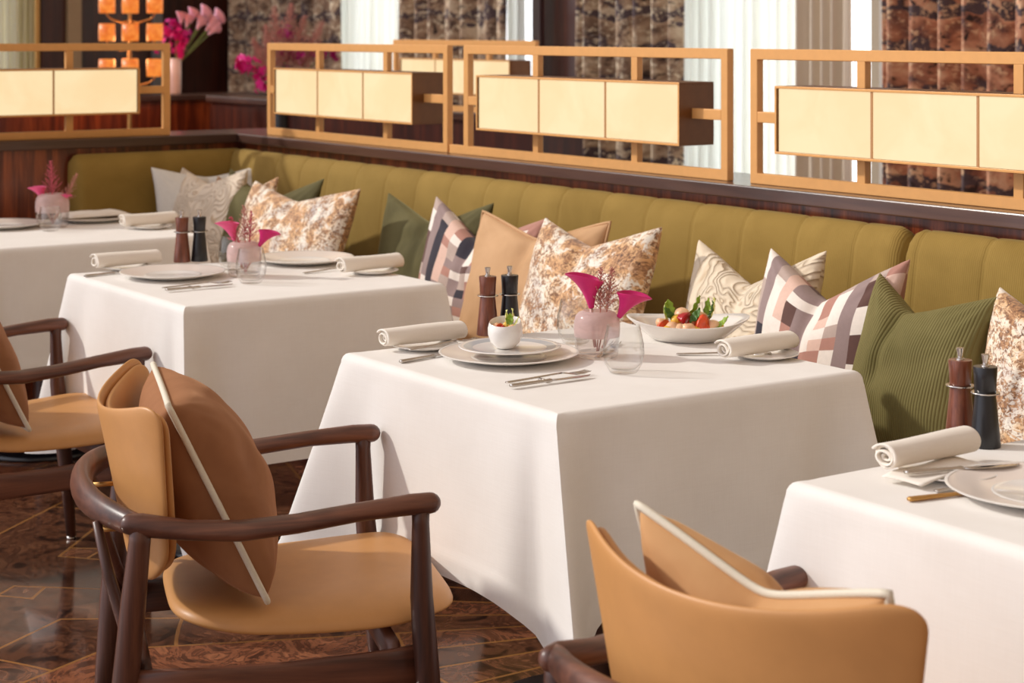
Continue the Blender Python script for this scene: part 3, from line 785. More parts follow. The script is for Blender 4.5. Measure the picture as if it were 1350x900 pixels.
# ================================================================== CHAIRS
def make_chair(label, loc, rz):
    t = thing('armchair', label, 'chair', loc, rz, 'walnut and tan leather armchairs')
    W = .300
    for s in (-1, 1):
        # front post, runs up into the arm
        MB().lathe([(0, 0), (.0135, 0), (.0145, .002), (.0145, .009), (0, .009)], 16, (s*.268, .280, 0)).build('steel_glide', M['steel'], t)
        MB().tube([(s*.268, .280, .008), (s*.278, .268, .2), (s*.286, .260, .30), (s*.294, .248, .45), (s*W, .245, .585), (s*W, .245, .615)],
                  [.014, .020, .024, .021, .016, .017], 16).build('leg', M['walnut_v'], t)
        # rear post
        MB().tube([(s*.252, -.305, 0), (s*.266, -.288, .2), (s*.277, -.276, .32), (s*.29, -.262, .48), (s*W, -.252, .585), (s*W, -.25, .612)],
                  [.014, .020, .024, .022, .019, .019], 16).build('leg', M['walnut_v'], t)
        # arm: thick knuckles, flattened paddle in between
        MB().tube([(s*W, .262, .618), (s*(W+.003), .225, .618), (s*(W+.008), .13, .612), (s*(W+.012), .02, .600), (s*(W+.012), -.08, .594), (s*(W+.008), -.17, .600), (s*W, -.25, .612), (s*(W-.004), -.268, .614)],
                  [(.021, .019), (.022, .019), (.026, .016), (.034, .0155), (.038, .0165), (.031, .0165), (.021, .0205), (.018, .018)], 18, up=(0, 0, 1), roundcap=4).build('armrest', M['walnut'], t)
        # side stretcher board
        MB().loft([ring((s*.283, y, .318+dz), .010, h, 16, 'y', 4) for y, h, dz in ((-.272, .038, .0), (-.15, .034, -.002), (0, .032, -.003), (.15, .034, 0), (.256, .038, .004))]).build('side_stretcher', M['walnut'], t)
        # slanted strut from the back rail to the side stretcher
        MB().tube([(s*.205, -.322, .60), (s*.215, -.30, .50), (s*.235, -.27, .40), (s*.268, -.245, .335)], [.008, .011, .011, .008], 10).build('back_strut', M['walnut_v'], t)
        MB().tube([(s*.17, -.318, .575), (s*.17, -.262, .575)], .005, 10).build('brass_spacer', M['brass'], t)
    # curved back rail
    n = 18; P = []; Rr = []
    for i in range(n+1):
        u = -1+2*i/n; P.append((u*(W-.004), -.258-.085*(1-abs(u)**2.2), .612+.006*(1-u*u))); Rr.append((.017+.004*(1-abs(u)), .020+.010*(1-u*u)))
    MB().tube(P, Rr, 16, up=(0, 0, 1), roundcap=3).build('back_rail', M['walnut_x'], t)
    MB().loft([ring((x, .20, .345), .012, .026, 14, 'x', 4) for x in (-.28, -.1, .1, .28)]).build('cross_rail', M['walnut_x'], t)
    MB().loft([ring((x, -.24, .335), .012, .026, 14, 'x', 4) for x in (-.272, -.1, .1, .272)]).build('cross_rail', M['walnut_x'], t)
    for s in (-1, 1):
        MB().tube([(s*.15, .20, .365), (s*.15, .20, .39)], .010, 10).build('seat_spacer', M['walnut_v'], t)
    # seat shell: shield outline, dished top
    def outline(a):
        x, y = math.cos(a), math.sin(a)
        e = 2/4.2
        X = math.copysign(abs(x)**e, x); Y = math.copysign(abs(y)**e, y)
        yy = .078+Y*.268
        ww = .272-.045*max(0, (-Y+.15)/1.15)
        return X*ww, yy
    mb = MB(); rings = []
    K = 64
    for (sc, side) in [(0.02, 1), (.2, 1), (.4, 1), (.6, 1), (.78, 1), (.9, 1), (.965, 1), (1.0, 0), (.985, -1), (.93, -1), (.8, -1), (.5, -1), (.02, -1)]:
        rg = []
        for k in range(K):
            a = 2*PI*k/K; X, Y = outline(a); X *= sc; Y = .078+(Y-.078)*sc
            base = .428+.030*(X/.268)**2*(.4+.6*max(0, min(1, (Y+.22)/.3)))*0-.014*math.exp(-((Y-.02)/.16)**2)*(1-(X/.27)**2)
            base += .012*((Y+.05)/.3 if Y > -.05 else 0) - .030*max(0, (Y-.25)/.1)**2 - .020*max(0, (abs(X)-.16)/.10)**2
            th = .048*(1-sc**6*.25)
            z = base if side == 1 else (base-.020 if side == 0 else base-th*(.75+.25*(1-sc)))
            if side == 1: z -= .010*max(0, (sc-.86)/.14)**2
            rg.append(Vector((X, Y, z)))
        rings.append(rg)
    mb.loft(rings); mb.build('seat', M['leather'], t, subsurf=1)
    # back shell: wraps round, two layers
    def back(off, th, inset, z0, z1, nm, mat):
        nu, nv = 44, 24; cz = (z0+z1)/2; hz = (z1-z0)/2-inset; hw = .285-inset
        def P(u, v, d):
            # rounded-rectangle patch: u, v in -1..1
            rc = .055 if v > 0 else .085; w = hw*(.76+.24*((v+1)/2)**.8)
            x, z = u*w, v*hz
            ax, az = abs(x), abs(z)
            if ax > w-rc and az > hz-rc:
                p, q = (ax-w+rc)/rc, (az-hz+rc)/rc
                p, q = p*math.sqrt(1-q*q/2), q*math.sqrt(1-p*p/2)
                x = math.copysign(w-rc+p*rc, x); z = math.copysign(hz-rc+q*rc, z)
            t_ = (z/hz+1)/2
            z = cz+z+(.045*min(1, abs(x)/w)**2-.070)*t_**1.5
            y = -.272-.030*(v+.3)+.088*(abs(x)/.272)**2.1+off
            # normal (approx) in plan
            sl = .088*2.1*(abs(x)/.272)**1.1/.272*math.copysign(1, x) if x else 0
            nn = Vector((-sl, 1, 0)).normalized()
            q = Vector((x, y, z))+nn*d
            return q
        edge = lambda u, v: max(0, 1-max(abs(u), abs(v))**8)
        mb = MB()
        mb.grid(nu, nv, lambda a, b: (P(2*a-1, 2*b-1, -th/2*(.45+.55*edge(2*a-1, 2*b-1)**.5)), (a, b)))
        mb.grid(nu, nv, lambda a, b: (P(2*a-1, 2*b-1, th/2*(.45+.55*edge(2*a-1, 2*b-1)**.5)), (a, b)))
        bm = mb.bm; bm.verts.ensure_lookup_table(); m = (nu+1)*(nv+1)
        idx = lambda i, j: i*(nv+1)+j
        loop = [(i, 0) for i in range(nu)]+[(nu, j) for j in range(nv)]+[(i, nv) for i in range(nu, 0, -1)]+[(0, j) for j in range(nv, 0, -1)]
        for a, b in zip(loop, loop[1:]+loop[:1]):
            bm.faces.new((bm.verts[idx(*a)], bm.verts[idx(*b)], bm.verts[m+idx(*b)], bm.verts[m+idx(*a)]))
        return mb.build(nm, mat, t, subsurf=1)
    back(0, .014, .0, .470, .845, 'back_shell', M['leather'])
    back(.0175, .020, .010, .470, .845, 'back_pad', M['leather'])
    return t
def R3(a): return math.radians(a)
CHA = make_chair('brown leather armchair in the left foreground, whole chair in view, with a brown cushion', (-3.218, 1.633, 0), R3(-20))
CHB = dup(CHA, (-4.886, 1.715, 0), 'leather armchair cut off by the left edge of the photo, behind the foreground chair', 0)
CHC = dup(CHA, (-1.801, 1.785, 0), 'leather armchair at the bottom right, seen from behind with its back shell facing us', R3(8))

def chair_pillow(label, chair, mat, lx, ly, lz, rot, w=.45, h=.45, t=.20, seed=20, dent=.0):
    mb, edge = pillow_mb(w, h, t, dent, seed, 36, None, .007, .05)
    M4 = Matrix.Translation(chair.location) @ Matrix.Rotation(chair.rotation_euler.z, 4, 'Z')
    p = M4 @ Vector((lx, ly, lz))
    tt = thing('chair_cushion', label, 'cushion', p, 0, 'piped cushions on the armchairs', rot=(rot[0], rot[1], chair.rotation_euler.z+rot[2]))
    mb.build('cover', mat, tt, weld=.0002, subsurf=1)
    MB().tube(edge, .006, 8, closed=True).build('piping', M['piping'], tt)
    return tt
chair_pillow('brown piped cushion leaning on the back of the foreground armchair', CHA, M['brown_velvet'], 0.0, -.020, .436, (R(26), 0, 0), .43, .405, .215, 21)
chair_pillow('brown piped cushion on the armchair cut off by the left edge', CHB, M['brown_velvet'], .0, -.02, .436, (R(26), 0, 0), .43, .41, .19, 22)
chair_pillow('camel cushion with white piping propped in the bottom right armchair', CHC, M['camel_satin'], -.045, -.040, .430, (R(19), R(4), 0), .42, .40, .18, 23, .065)
# ================================================================== TABLEWARE
TZ = TOP+.0035          # top of the cloth
def on(px, py, dz=0): v = at(px, py, TZ); v.z = TZ+dz; return v
def charger(label, p):
    t = thing('charger_plate', label, 'plate', p, 0, 'large charger plates')
    MB().lathe([(0, 0), (.085, 0), (.09, .003), (.150, .0165), (.152, .0185), (.150, .0195), (.146, .0188)], 64).lathe([(0, .006), (.074, .006)], 64).build('underside', M['porcelain'], t, weld=.0001, autosm=40)
    MB().lathe([(.149, .0190), (.12, .0135), (.092, .0085), (.082, .0072)], 64).build('wide_rim', M['porcelain_glaze'], t)
    MB().lathe([(0, .0066), (.074, .0066), (.0785, .0088), (.082, .0074)], 64).build('well', M['porcelain'], t)
    return t
def small_plate(label, p, r=.075, grp='side plates under the napkins'):
    o = MB().lathe([(0, 0), (r*.6, 0), (r*.63, .002), (r*.99, .0092), (r, .0105), (r*.985, .0115), (r*.66, .0045), (r*.6, .0035), (0, .0033)], 48).build('side_plate', M['porcelain'], autosm=50)
    o.location = p; return tag(o, label, 'plate', grp)
NAP = [None]
def napkin(label, p, rz, seed=0, length=.205, scale=1.0, tilt=0):
    rr = random.Random(seed)
    mb = MB(); turns = 3.1; n = 96; thk = .0042
    def spiral(off, y):
        out = []
        for i in range(n+1):
            f = i/n; a = f*turns*2*PI+2.0; r0 = .0045+.0195*f**.9
            r = r0+off+.0009*math.sin(a*2.3+seed)
            out.append(Vector((r*math.cos(a)*1.10, y, r*math.sin(a)*.86)))
        return out
    ys = [-.5, -.49, -.3, 0, .3, .49, .5]
    rings = []
    for k in ys:
        y = k*length; a = spiral(thk/2, y); b = spiral(-thk/2, y)
        w = 1+.05*math.sin(k*5+seed)
        rg = a+list(reversed(b)); rg = [Vector((q.x*w, q.y+.004*math.sin(i*.11)*(1 if abs(k) > .4 else 0), q.z*w)) for i, q in enumerate(rg)]
        rings.append(rg)
    mb.loft(rings, cap=False)
    bm = mb.bm; bm.verts.ensure_lookup_table(); m = 2*(n+1)
    for base in (0, m*(len(ys)-1)):
        for i in range(n):
            q = [bm.verts[base+i], bm.verts[base+i+1], bm.verts[base+m-2-i], bm.verts[base+m-1-i]]
            bm.faces.new(q)
    o = mb.build('rolled_napkin', M['napkin'])
    zmin = min(v.co.z for v in o.data.vertices)
    o.data.transform(Matrix.Translation((0, 0, -zmin)))
    o.location = p; o.rotation_euler = (tilt, 0, rz); o.scale = (scale,)*3
    return tag(o, label, 'napkin', 'rolled white napkins')

def mill(label, p, mat, grp, rz=0):
    t = thing('pepper_mill', label, 'mill', p, rz, grp)
    MB().lathe([(0, 0), (.0255, 0), (.0262, .002), (.0235, .03), (.0195, .07), (.0178, .088), (.0176, .0905), (0, .0905)], 40).build('body', mat, t, autosm=50)
    MB().lathe([(.0170, .0905), (.0245, .0906), (.0250, .0916), (.0245, .0928), (.0170, .0930)], 40).build('steel_ring', M['steel'], t, autosm=40)
    MB().lathe([(0, .0932), (.0180, .0932), (.0184, .0945), (.0192, .115), (.0206, .1345), (.0200, .1362), (.017, .1368), (0, .1368)], 40).build('head', mat, t, autosm=40)
    MB().lathe([(0, .1366), (.0075, .1366), (.0072, .1385), (.0050, .1400), (.0046, .1440), (.0066, .1540), (.0068, .1565), (.0055, .1575), (0, .1577)], 24).build('steel_knob', M['steel'], t, autosm=40)
    return t

def blade_mb(kind):
    pass
def loft_flat(mb, secs, n=12):
    mb.loft([ring((x, y, z), hw, hh, n, 'y', 2.4) for (y, x, z, hw, hh) in secs]); return mb
def knife(label, p, rz, mat='steel', tilt=0, L_=.205, grp='silver table knives'):
    t = thing('table_knife', label, 'knife', p, 0, grp, rot=(tilt, 0, rz))
    mb = MB(); loft_flat(mb, [(-.1, 0, .004, .004, .0025), (-.096, 0, .004, .0066, .0036), (-.06, 0, .004, .0056, .0034), (-.015, 0, .0038, .0044, .003), (.0, 0, .0038, .006, .0036), (.004, 0, .0036, .004, .0025)])
    mb.build('handle', M[mat], t)
    mb = MB(); loft_flat(mb, [(.003, 0, .0036, .005, .0016), (.02, .001, .0034, .0075, .0011), (.07, .0015, .003, .0085, .0009), (.095, .0005, .003, .006, .0008), (.105, -.003, .003, .0015, .0006)])
    mb.build('blade', M['steel'], t)
    return t
def fork(label, p, rz, mat='steel', tilt=0, grp='silver table forks'):
    t = thing('table_fork', label, 'fork', p, 0, grp, rot=(tilt, 0, rz))
    mb = MB(); loft_flat(mb, [(-.1, 0, .003, .004, .0014), (-.096, 0, .003, .0065, .0018), (-.05, 0, .004, .0052, .0018), (.02, 0, .0065, .0028, .0018), (.04, 0, .007, .003, .0018)]); mb.build('handle', M[mat], t)
    mb = MB(); loft_flat(mb, [(.038, 0, .007, .003, .0017), (.05, 0, .0055, .0095, .0013), (.064, 0, .003, .0118, .0012), (.07, 0, .0026, .0122, .0012)])
    for k in range(4):
        x = (k-1.5)*.0066; mb.tube([(x, .068, .0027), (x*.98, .09, .0026), (x*.95, .108, .0052)], [.0016, .0014, .0007], 6)
    mb.build('tines', M[mat], t)
    return t
def cutlery_rest(label, p, rz):
    mb = MB(); mb.tube([(-.012, 0, .003), (-.006, 0, .0042), (.006, 0, .0042), (.012, 0, .003)], [.0035, .003, .003, .0035], 10, roundcap=3)
    o = mb.build('cutlery_rest', M['steel']); o.location = p; o.rotation_euler = (0, 0, rz)
    return tag(o, label, 'cutlery rest', 'silver cutlery rests')

def vase(label, p, s=1.0):
    t = thing('glass_vase', label, 'vase', p, 0, 'pink frosted glass vases')
    t.scale = (s,)*3
    # outer profile of the rounded jar
    out = [(.041, .0), (.0455, .004), (.0475, .02), (.0492, .045), (.0505, .06), (.0500, .076), (.0465, .089), (.040, .0965), (.033, .099), (.030, .1005)]
    lo = [q for q in out if q[1] <= .046]; hi = [q for q in out if q[1] >= .045]
    MB().lathe([(0, 0)]+lo+[(.0462, .045), (.0445, .02), (.042, .011), (0, .010)], 48).build('clear_base', M['vase_clear'], t, autosm=60)
    MB().lathe(hi+[(.0285, .0995), (.031, .0962), (.0385, .0935), (.0445, .0865), (.0475, .076), (.048, .06), (.0465, .0455)], 48).build('frosted_top', M['vase_frost'], t, autosm=60)
    return t
def tumbler(label, p, r=.042, h=.098):
    o = MB().lathe([(0, 0), (r*.55, 0), (r*.66, .002), (r*.9, h*.2), (r, h*.42), (r*.97, h*.62), (r*.86, h*.85), (r*.79, h), (r*.785, h+.0006), (r*.775, h), (r*.84, h*.85), (r*.95, h*.62), (r*.975, h*.42), (r*.87, h*.22), (r*.6, .009), (0, .0075)], 48).build('glass_tumbler', M['glass'], autosm=80)
    o.location = p
    return tag(o, label, 'glass', 'stemless glass tumblers')

# ---- flowers
M['calla'] = plain('magenta_spathe', rgb(205, 20, 110), .45, noise_amt=.12, nscale=20, sss=.1)
M['calla_pink'] = plain('pink_spathe', rgb(232, 84, 140), .45, noise_amt=.12, nscale=20, sss=.1)
M['calla_pale'] = plain('pale_pink_spathe', rgb(238, 176, 196), .5, noise_amt=.2, nscale=25, sss=.1)
M['stem'] = plain('green_stem', rgb(120, 136, 66), .5, noise_amt=.1, nscale=30)
M['stem_pale'] = plain('pale_stem', rgb(214, 170, 160), .5)
M['spadix'] = plain('yellow_spadix', rgb(220, 160, 70), .6)
M['astilbe'] = plain('dusty_pink_plume', rgb(196, 132, 118), .8, noise_amt=.2, nscale=80)
M['astilbe_rose'] = plain('rose_plume', rgb(208, 96, 112), .8, noise_amt=.2, nscale=80)
M['orchid'] = plain('fuchsia_orchid', rgb(240, 24, 146), .5, noise_amt=.2, nscale=15)
M['orchid_deep'] = plain('deep_purple_orchid', rgb(190, 12, 126), .5, noise_amt=.2, nscale=15)
def calla(label, base, tip_dir, face, length, size, mat, group, stemmat='stem'):
    """base: foot of the stem; tip_dir: direction of growth; face: which way the open flap looks"""
    t = thing('calla_lily', label, 'flower', base, 0, group)
    d = Vector(tip_dir).normalized(); f = Vector(face); f = (f-d*f.dot(d)).normalized(); s = d.cross(f)
    neck = d*length
    MB().tube([(0, 0, 0), d*length*.5+f*.002, neck], [.0035, .0035, .004], 10).build('stem', M[stemmat], t)
    mb = MB()
    def fn(u, v):
        a = (u-.5)*2*PI*1.08; k = v
        r = size*(.08+.20*k+.24*k**2.2)
        tip = math.cos(a/1.08)                       # 1 at the front centre of the flap
        h = size*(1.05*k)+size*.26*k**3*tip-size*.10*k**5*max(0, tip)**4
        q = neck+d*h+(f*math.cos(a)+s*math.sin(a))*r*(1+.12*k**4*max(0, tip)**6)
        q += f*size*.20*k**4*max(0, tip)
        q -= d*size*.16*k**6*(1-tip)*.5*0
        if abs(u-.5) > .46: q += s*math.copysign(.02*size, u-.5)*k
        return q, (u, v)
    mb.grid(36, 14, fn); mb.build('spathe', M[mat], t, solid=.0012, subsurf=1)
    MB().tube([neck+d*size*.1, neck+d*size*.75], [.05*size, .035*size], 8, roundcap=2).build('spadix', M['spadix'], t)
    return t
def plume(label, base, d, length, mat, group, seed=0, n=34, spread=.30, stem=.4, fs=1.0):
    r = random.Random(seed); d = Vector(d).normalized()
    t = thing('astilbe_plume', label, 'flower', base, 0, group)
    a = Vector((0, 0, 1)) if abs(d.z) < .9 else Vector((1, 0, 0)); e1 = d.cross(a).normalized(); e2 = d.cross(e1)
    MB().tube([(0, 0, 0), d*length*.5+e1*.004, d*length], [.0016, .0014, .0006], 6).build('stalk', M[mat], t)
    mb = MB()
    for i in range(n):
        f = i/n; p = d*length*(stem+(1-stem)*f); ang = i*2.4; rad = (e1*math.cos(ang)+e2*math.sin(ang))
        ln = length*spread*(1-f*.85)*r.uniform(.7, 1.1); q = p+(rad*.75+d*.75).normalized()*ln
        mb.tube([p, (p+q)/2+d*ln*.05, q], [.0007, .0006, .0004], 4)
        m = max(4, int(ln/(.0042*fs)))
        for k in range(m):
            c = p.lerp(q, .2+.8*k/m)+Vector((r.uniform(-1, 1), r.uniform(-1, 1), r.uniform(-1, 1)))*.0022*fs
            sz = r.uniform(.0009, .0019)*fs
            bmesh.ops.create_icosphere(mb.bm, subdivisions=1, radius=sz, matrix=Matrix.Translation(c))
    mb.build('florets', M[mat], t)
    return t

# ------------------------------------------------------------------ middle table (the main one)
small_plate('small side plate under the left napkin roll on the middle table', on(560, 459))
napkin('rolled napkin on the side plate at the left end of the middle table', on(563, 459, .010)+Vector((-.018, .0, 0)), R3(0), 1)
fork('butter fork lying on the side plate under the left napkin of the middle table', on(574, 461, .0105)+Vector((.016, .01, 0)), R3(10), 'steel')
knife('table knife left of the charger on the middle table, half under it', on(572, 471), R3(12))
charger('large charger plate under the small bowl on the middle table', on(671, 474))
t = thing('dinner_plate', 'smaller white plate with grey band stacked on the charger of the middle table', 'plate', on(672, 474, .0205))
MB().lathe([(0, 0), (.062, 0), (.066, .002), (.109, .0085), (.111, .0098), (.109, .0108), (.100, .0098)], 56).build('underside', M['porcelain'], t)
MB().lathe([(.100, .0098), (.080, .0068)], 56).build('grey_band', M['band'], t)
MB().lathe([(.080, .0068), (.064, .0042), (0, .0040)], 56).build('well', M['porcelain'], t)
def egg_bowl(label, p):
    def cut(q, a):
        k = max(0, (q.z-.036)/.022); return (q.x, q.y, q.z+k*(.0075*math.cos(a-2.3)))
    o = MB().lathe([(0, .0), (.018, 0), (.021, .002), (.032, .014), (.0375, .030), (.0375, .044), (.0345, .056), (.0338, .0575), (.0328, .0565), (.0350, .044), (.0350, .030), (.029, .015), (.018, .007), (0, .006)], 56, fn=cut).build('egg_shaped_bowl', M['porcelain'], autosm=70)
    o.location = p; return tag(o, label, 'bowl')
EB = on(666, 474, .0255); egg_bowl('small egg-shaped white bowl filled with salad on the stacked plates', EB)
ck = on(722, 502); ang = math.atan2(.24, -.003)-PI/2
knife('silver knife lying in front of the charger on the middle table, nearest the corner', on(724, 505)+Vector((.004, 0, .003)), R3(2))
fork('silver fork lying alongside the knife in front of the charger on the middle table', on(724, 502)+Vector((-.010, .0, .0035)), R3(1))
cutlery_rest('silver rest under the knife and fork on the middle table', on(716, 503, -.0005), R3(2))
mill('walnut pepper mill on the middle table, left of the black mill', on(643, 441), M['mill_wood'], 'walnut pepper mills')
mill('black pepper mill on the middle table, behind the small salad bowl', on(672, 439), M['black'], 'black pepper mills')
V3 = on(787, 470); vase('pink frosted glass vase of magenta calla lilies on the middle table', V3)
tumbler('clear glass tumbler in front of the vase on the middle table', on(822, 491), .0435, .098)
tumbler('clear glass tumbler behind the vase on the middle table', on(759, 452), .0435, .098)
fork('silver fork partly hidden behind the vase and tumbler on the middle table', on(800, 463), R3(40))
calla('magenta calla lily on the left of the middle vase, drooping outward', V3+Vector((-.006, .0, .02)), (-.06, -.08, 1), (-.35, -.5, .25), .085, .066, 'calla', 'magenta calla lilies', 'stem_pale')
calla('magenta calla lily on the right of the middle vase, tip curling right', V3+Vector((.014, .004, .02)), (.28, .32, .80), (.5, .6, -.15), .076, .058, 'calla', 'magenta calla lilies', 'stem_pale')
for k, d in enumerate(((.02, .05, 1), (.10, .14, 1))):
    plume('dusty pink astilbe plume rising between the two magenta calla lilies, %s' % ('left spray' if k == 0 else 'right spray'), V3+Vector((0, .004*k, .012)), d, .182, 'astilbe', 'astilbe plumes of the middle vase', k, 40, .24, .5)

# oval salad bowl
OB = on(907, 447)
def organic(q, a):
    k = max(0, q.z/.04); e = abs(math.cos(a))**3
    return (q.x*1.0, q.y*.80, q.z*(1+.32*e*k))
ob = MB().lathe([(0, 0), (.072, 0), (.082, .002), (.102, .016), (.133, .0355), (.1405, .0395), (.1415, .0412), (.139, .0420), (.120, .0335), (.098, .020), (.078, .0095), (0, .008)], 72, fn=organic).build('oval_salad_bowl', M['porcelain'], autosm=70)
ob.location = OB; ob.rotation_euler = (0, 0, R3(55)); tag(ob, 'wide white bowl with upswept ends full of colourful salad', 'bowl')
small_plate('small side plate under the right napkin roll on the middle table', on(1008, 471))
napkin('rolled napkin on the side plate at the right end of the middle table', on(1004, 471, .010)+Vector((0, -.012, 0)), R3(3), 2)
fork('fork whose handle shows between salad bowl and right napkin on the middle table', on(938, 470)+Vector((0, .03, 0)), R3(-35))

# salad pieces
M['tomato'] = plain('tomato_red', rgb(226, 84, 42), .3, noise_amt=.22, nscale=60, sss=.1)
M['beet'] = plain('crimson_slice', rgb(176, 20, 34), .3, noise_amt=.15, nscale=60)
M['prawn'] = plain('pale_peach_chunk', rgb(240, 192, 150), .35, noise_amt=.12, nscale=70, sss=.15)
M['mango'] = plain('yellow_chunk', rgb(238, 190, 70), .35, noise_amt=.1, nscale=60)
M['leafg'] = plain('fresh_green_leaf', rgb(136, 164, 44), .45, noise_amt=.2, nscale=50)
M['leafd'] = plain('dark_green_leaf', rgb(70, 108, 34), .45, noise_amt=.2, nscale=50)
M['endive'] = plain('pale_endive', rgb(226, 224, 140), .45, noise_amt=.12, nscale=40)
def wedge(mat):
    # cut wedge: triangular section, tapered ends
    mb = MB()
    tri = lambda y, k: [Vector((-.011*k, y, -.006*k)), Vector((0, y, -.008*k)), Vector((.011*k, y, -.006*k)), Vector((.006*k, y, .003*k)), Vector((0, y, .010*k)), Vector((-.006*k, y, .003*k))]
    mb.loft([tri(-.015, .25), tri(-.011, .75), tri(-.003, 1), tri(.005, .98), tri(.012, .7), tri(.016, .2)])
    bmesh.ops.subdivide_edges(mb.bm, edges=mb.bm.edges[:], cuts=1, use_grid_fill=True)
    for v in mb.bm.verts: v.co += Vector((1, .4, .7))*.0022*noise.noise(v.co*130)
    return mb
def chunk(seed, s=1):
    mb = MB(); bmesh.ops.create_icosphere(mb.bm, subdivisions=3, radius=.0125*s)
    for v in mb.bm.verts: v.co *= 1+.32*noise.noise(v.co*75+Vector((seed, 0, 0))); v.co.z *= .8
    return mb
def leaf(seed, ln=.04, w=.012):
    mb = MB()
    def fn(u, v):
        y = (v-.15)*ln; x = (u-.5)*2*w*math.sin(PI*min(1, v*.93+.06))**.8*(1+.12*math.sin(v*26)); z = .012*v*v+.35*abs(u-.5)*w*2+.0016*math.sin(v*18+seed+u*5)
        return (x, y, z), (u, v)
    mb.grid(8, 16, fn); return mb
SG = 'salad pieces in the oval bowl'
def piece(mb, name, mat, label, cat, p, rot, s=1.0, grp=SG, solid=0):
    o = mb.build(name, M[mat], None, solid=solid); o.location = p; o.rotation_euler = rot; o.scale = (s,)*3
    return tag(o, label, cat, grp)
protos = {}
def put(kind, label, p, rot, s, grp):
    if kind not in protos:
        mk = {'tomato_wedge': (lambda: wedge(0), 'tomato', 'tomato', 0), 'crimson_slice': (lambda: wedge(1), 'beet', 'vegetable', 0), 'peach_chunk': (lambda: chunk(1), 'prawn', 'food', 0),
              'yellow_chunk': (lambda: chunk(5, .8), 'mango', 'food', 0), 'salad_leaf': (lambda: leaf(1), 'leafg', 'leaf', .0008), 'dark_leaf': (lambda: leaf(2, .034, .009), 'leafd', 'leaf', .0008), 'endive_leaf': (lambda: leaf(3, .046, .008), 'endive', 'leaf', .0012)}[kind]
        protos[kind] = piece(mk[0](), kind, mk[1], label, mk[2], p, rot, s, grp, mk[3])
        return protos[kind]
    o = dup(protos[kind], p, label, rot=rot, group=grp, scale=s); return o
VR = (Vector((CA*0+SA, CA, 0)))      # image-right on the floor plane
VF = Vector((-CA, SA, 0))            # away from the camera
def rel(o, r, f, u): return o+VR*r+VF*f+Vector((0, 0, u))
labs = {'tomato_wedge': 'red-orange tomato wedge in the salad of the oval bowl', 'crimson_slice': 'crimson slice on top of the salad in the oval bowl', 'peach_chunk': 'pale peach chunk in the salad of the oval bowl',
        'yellow_chunk': 'yellow chunk in the salad of the oval bowl', 'salad_leaf': 'bright green leaf in the salad of the oval bowl', 'dark_leaf': 'dark green leaf in the salad of the oval bowl', 'endive_leaf': 'pale endive leaf sticking up from the salad in the oval bowl'}
for kind, r_, f_, u_, rt, s in (
    ('tomato_wedge', -.052, -.012, .030, (.2, .3, .4), 1.1), ('peach_chunk', -.034, -.028, .028, (.1, .5, 0), 1.05), ('yellow_chunk', -.045, -.030, .022, (0, 0, 1), 1.1), ('peach_chunk', -.018, -.034, .026, (.4, 0, 1), 1.0),
    ('tomato_wedge', .022, -.026, .032, (1.2, .2, .5), 1.35), ('peach_chunk', .000, -.036, .026, (.3, .2, 2), 1.15), ('yellow_chunk', .012, -.034, .024, (0, .4, 1), .9), ('tomato_wedge', .034, -.020, .030, (1.0, -.3, 1.1), 1.1),
    ('crimson_slice', -.008, -.012, .048, (.3, .8, .7), 1.1), ('peach_chunk', -.012, .004, .050, (.6, .2, .4), 1.2), ('yellow_chunk', -.026, -.010, .042, (.6, .2, .4), 1.0), ('tomato_wedge', -.004, .014, .040, (.6, .2, 1.4), 1.2),
    ('peach_chunk', .030, .000, .044, (.2, .7, 1.4), 1.1), ('yellow_chunk', .022, -.012, .042, (.9, .7, .4), 1.0), ('peach_chunk', .050, -.012, .030, (.2, .1, .4), 1.1), ('yellow_chunk', .060, -.004, .026, (.2, .1, .4), 1.0),
    ('salad_leaf', .058, -.022, .026, (.5, .3, -.6), .8), ('salad_leaf', -.036, .006, .046, (.8, .0, 1.2), .85), ('salad_leaf', .012, .010, .052, (.9, -.4, -.9), .95), ('dark_leaf', .006, -.022, .040, (.5, .2, .2), .9),
    ('dark_leaf', .044, .004, .044, (.9, .2, -.8), 1.0), ('endive_leaf', .048, .008, .044, (1.1, .2, -.5), .9), ('salad_leaf', .040, .012, .046, (1.1, .1, -.2), .9), ('dark_leaf', -.030, -.006, .040, (.7, -.4, 1.9), .9),
    ('endive_leaf', -.044, .010, .042, (1.0, .2, 1.6), .7), ('crimson_slice', .026, .012, .040, (.3, .4, 1.8), 1.0), ('peach_chunk', -.050, .012, .030, (.3, .4, 1.8), 1.0), ('peach_chunk', .010, .026, .034, (.3, .4, 1.8), 1.1)):
    put(kind, labs[kind], rel(OB, r_*1.12, f_*1.15, u_*1.06+.002), rt, s*1.28, SG)
SB = 'salad pieces in the small egg-shaped bowl'
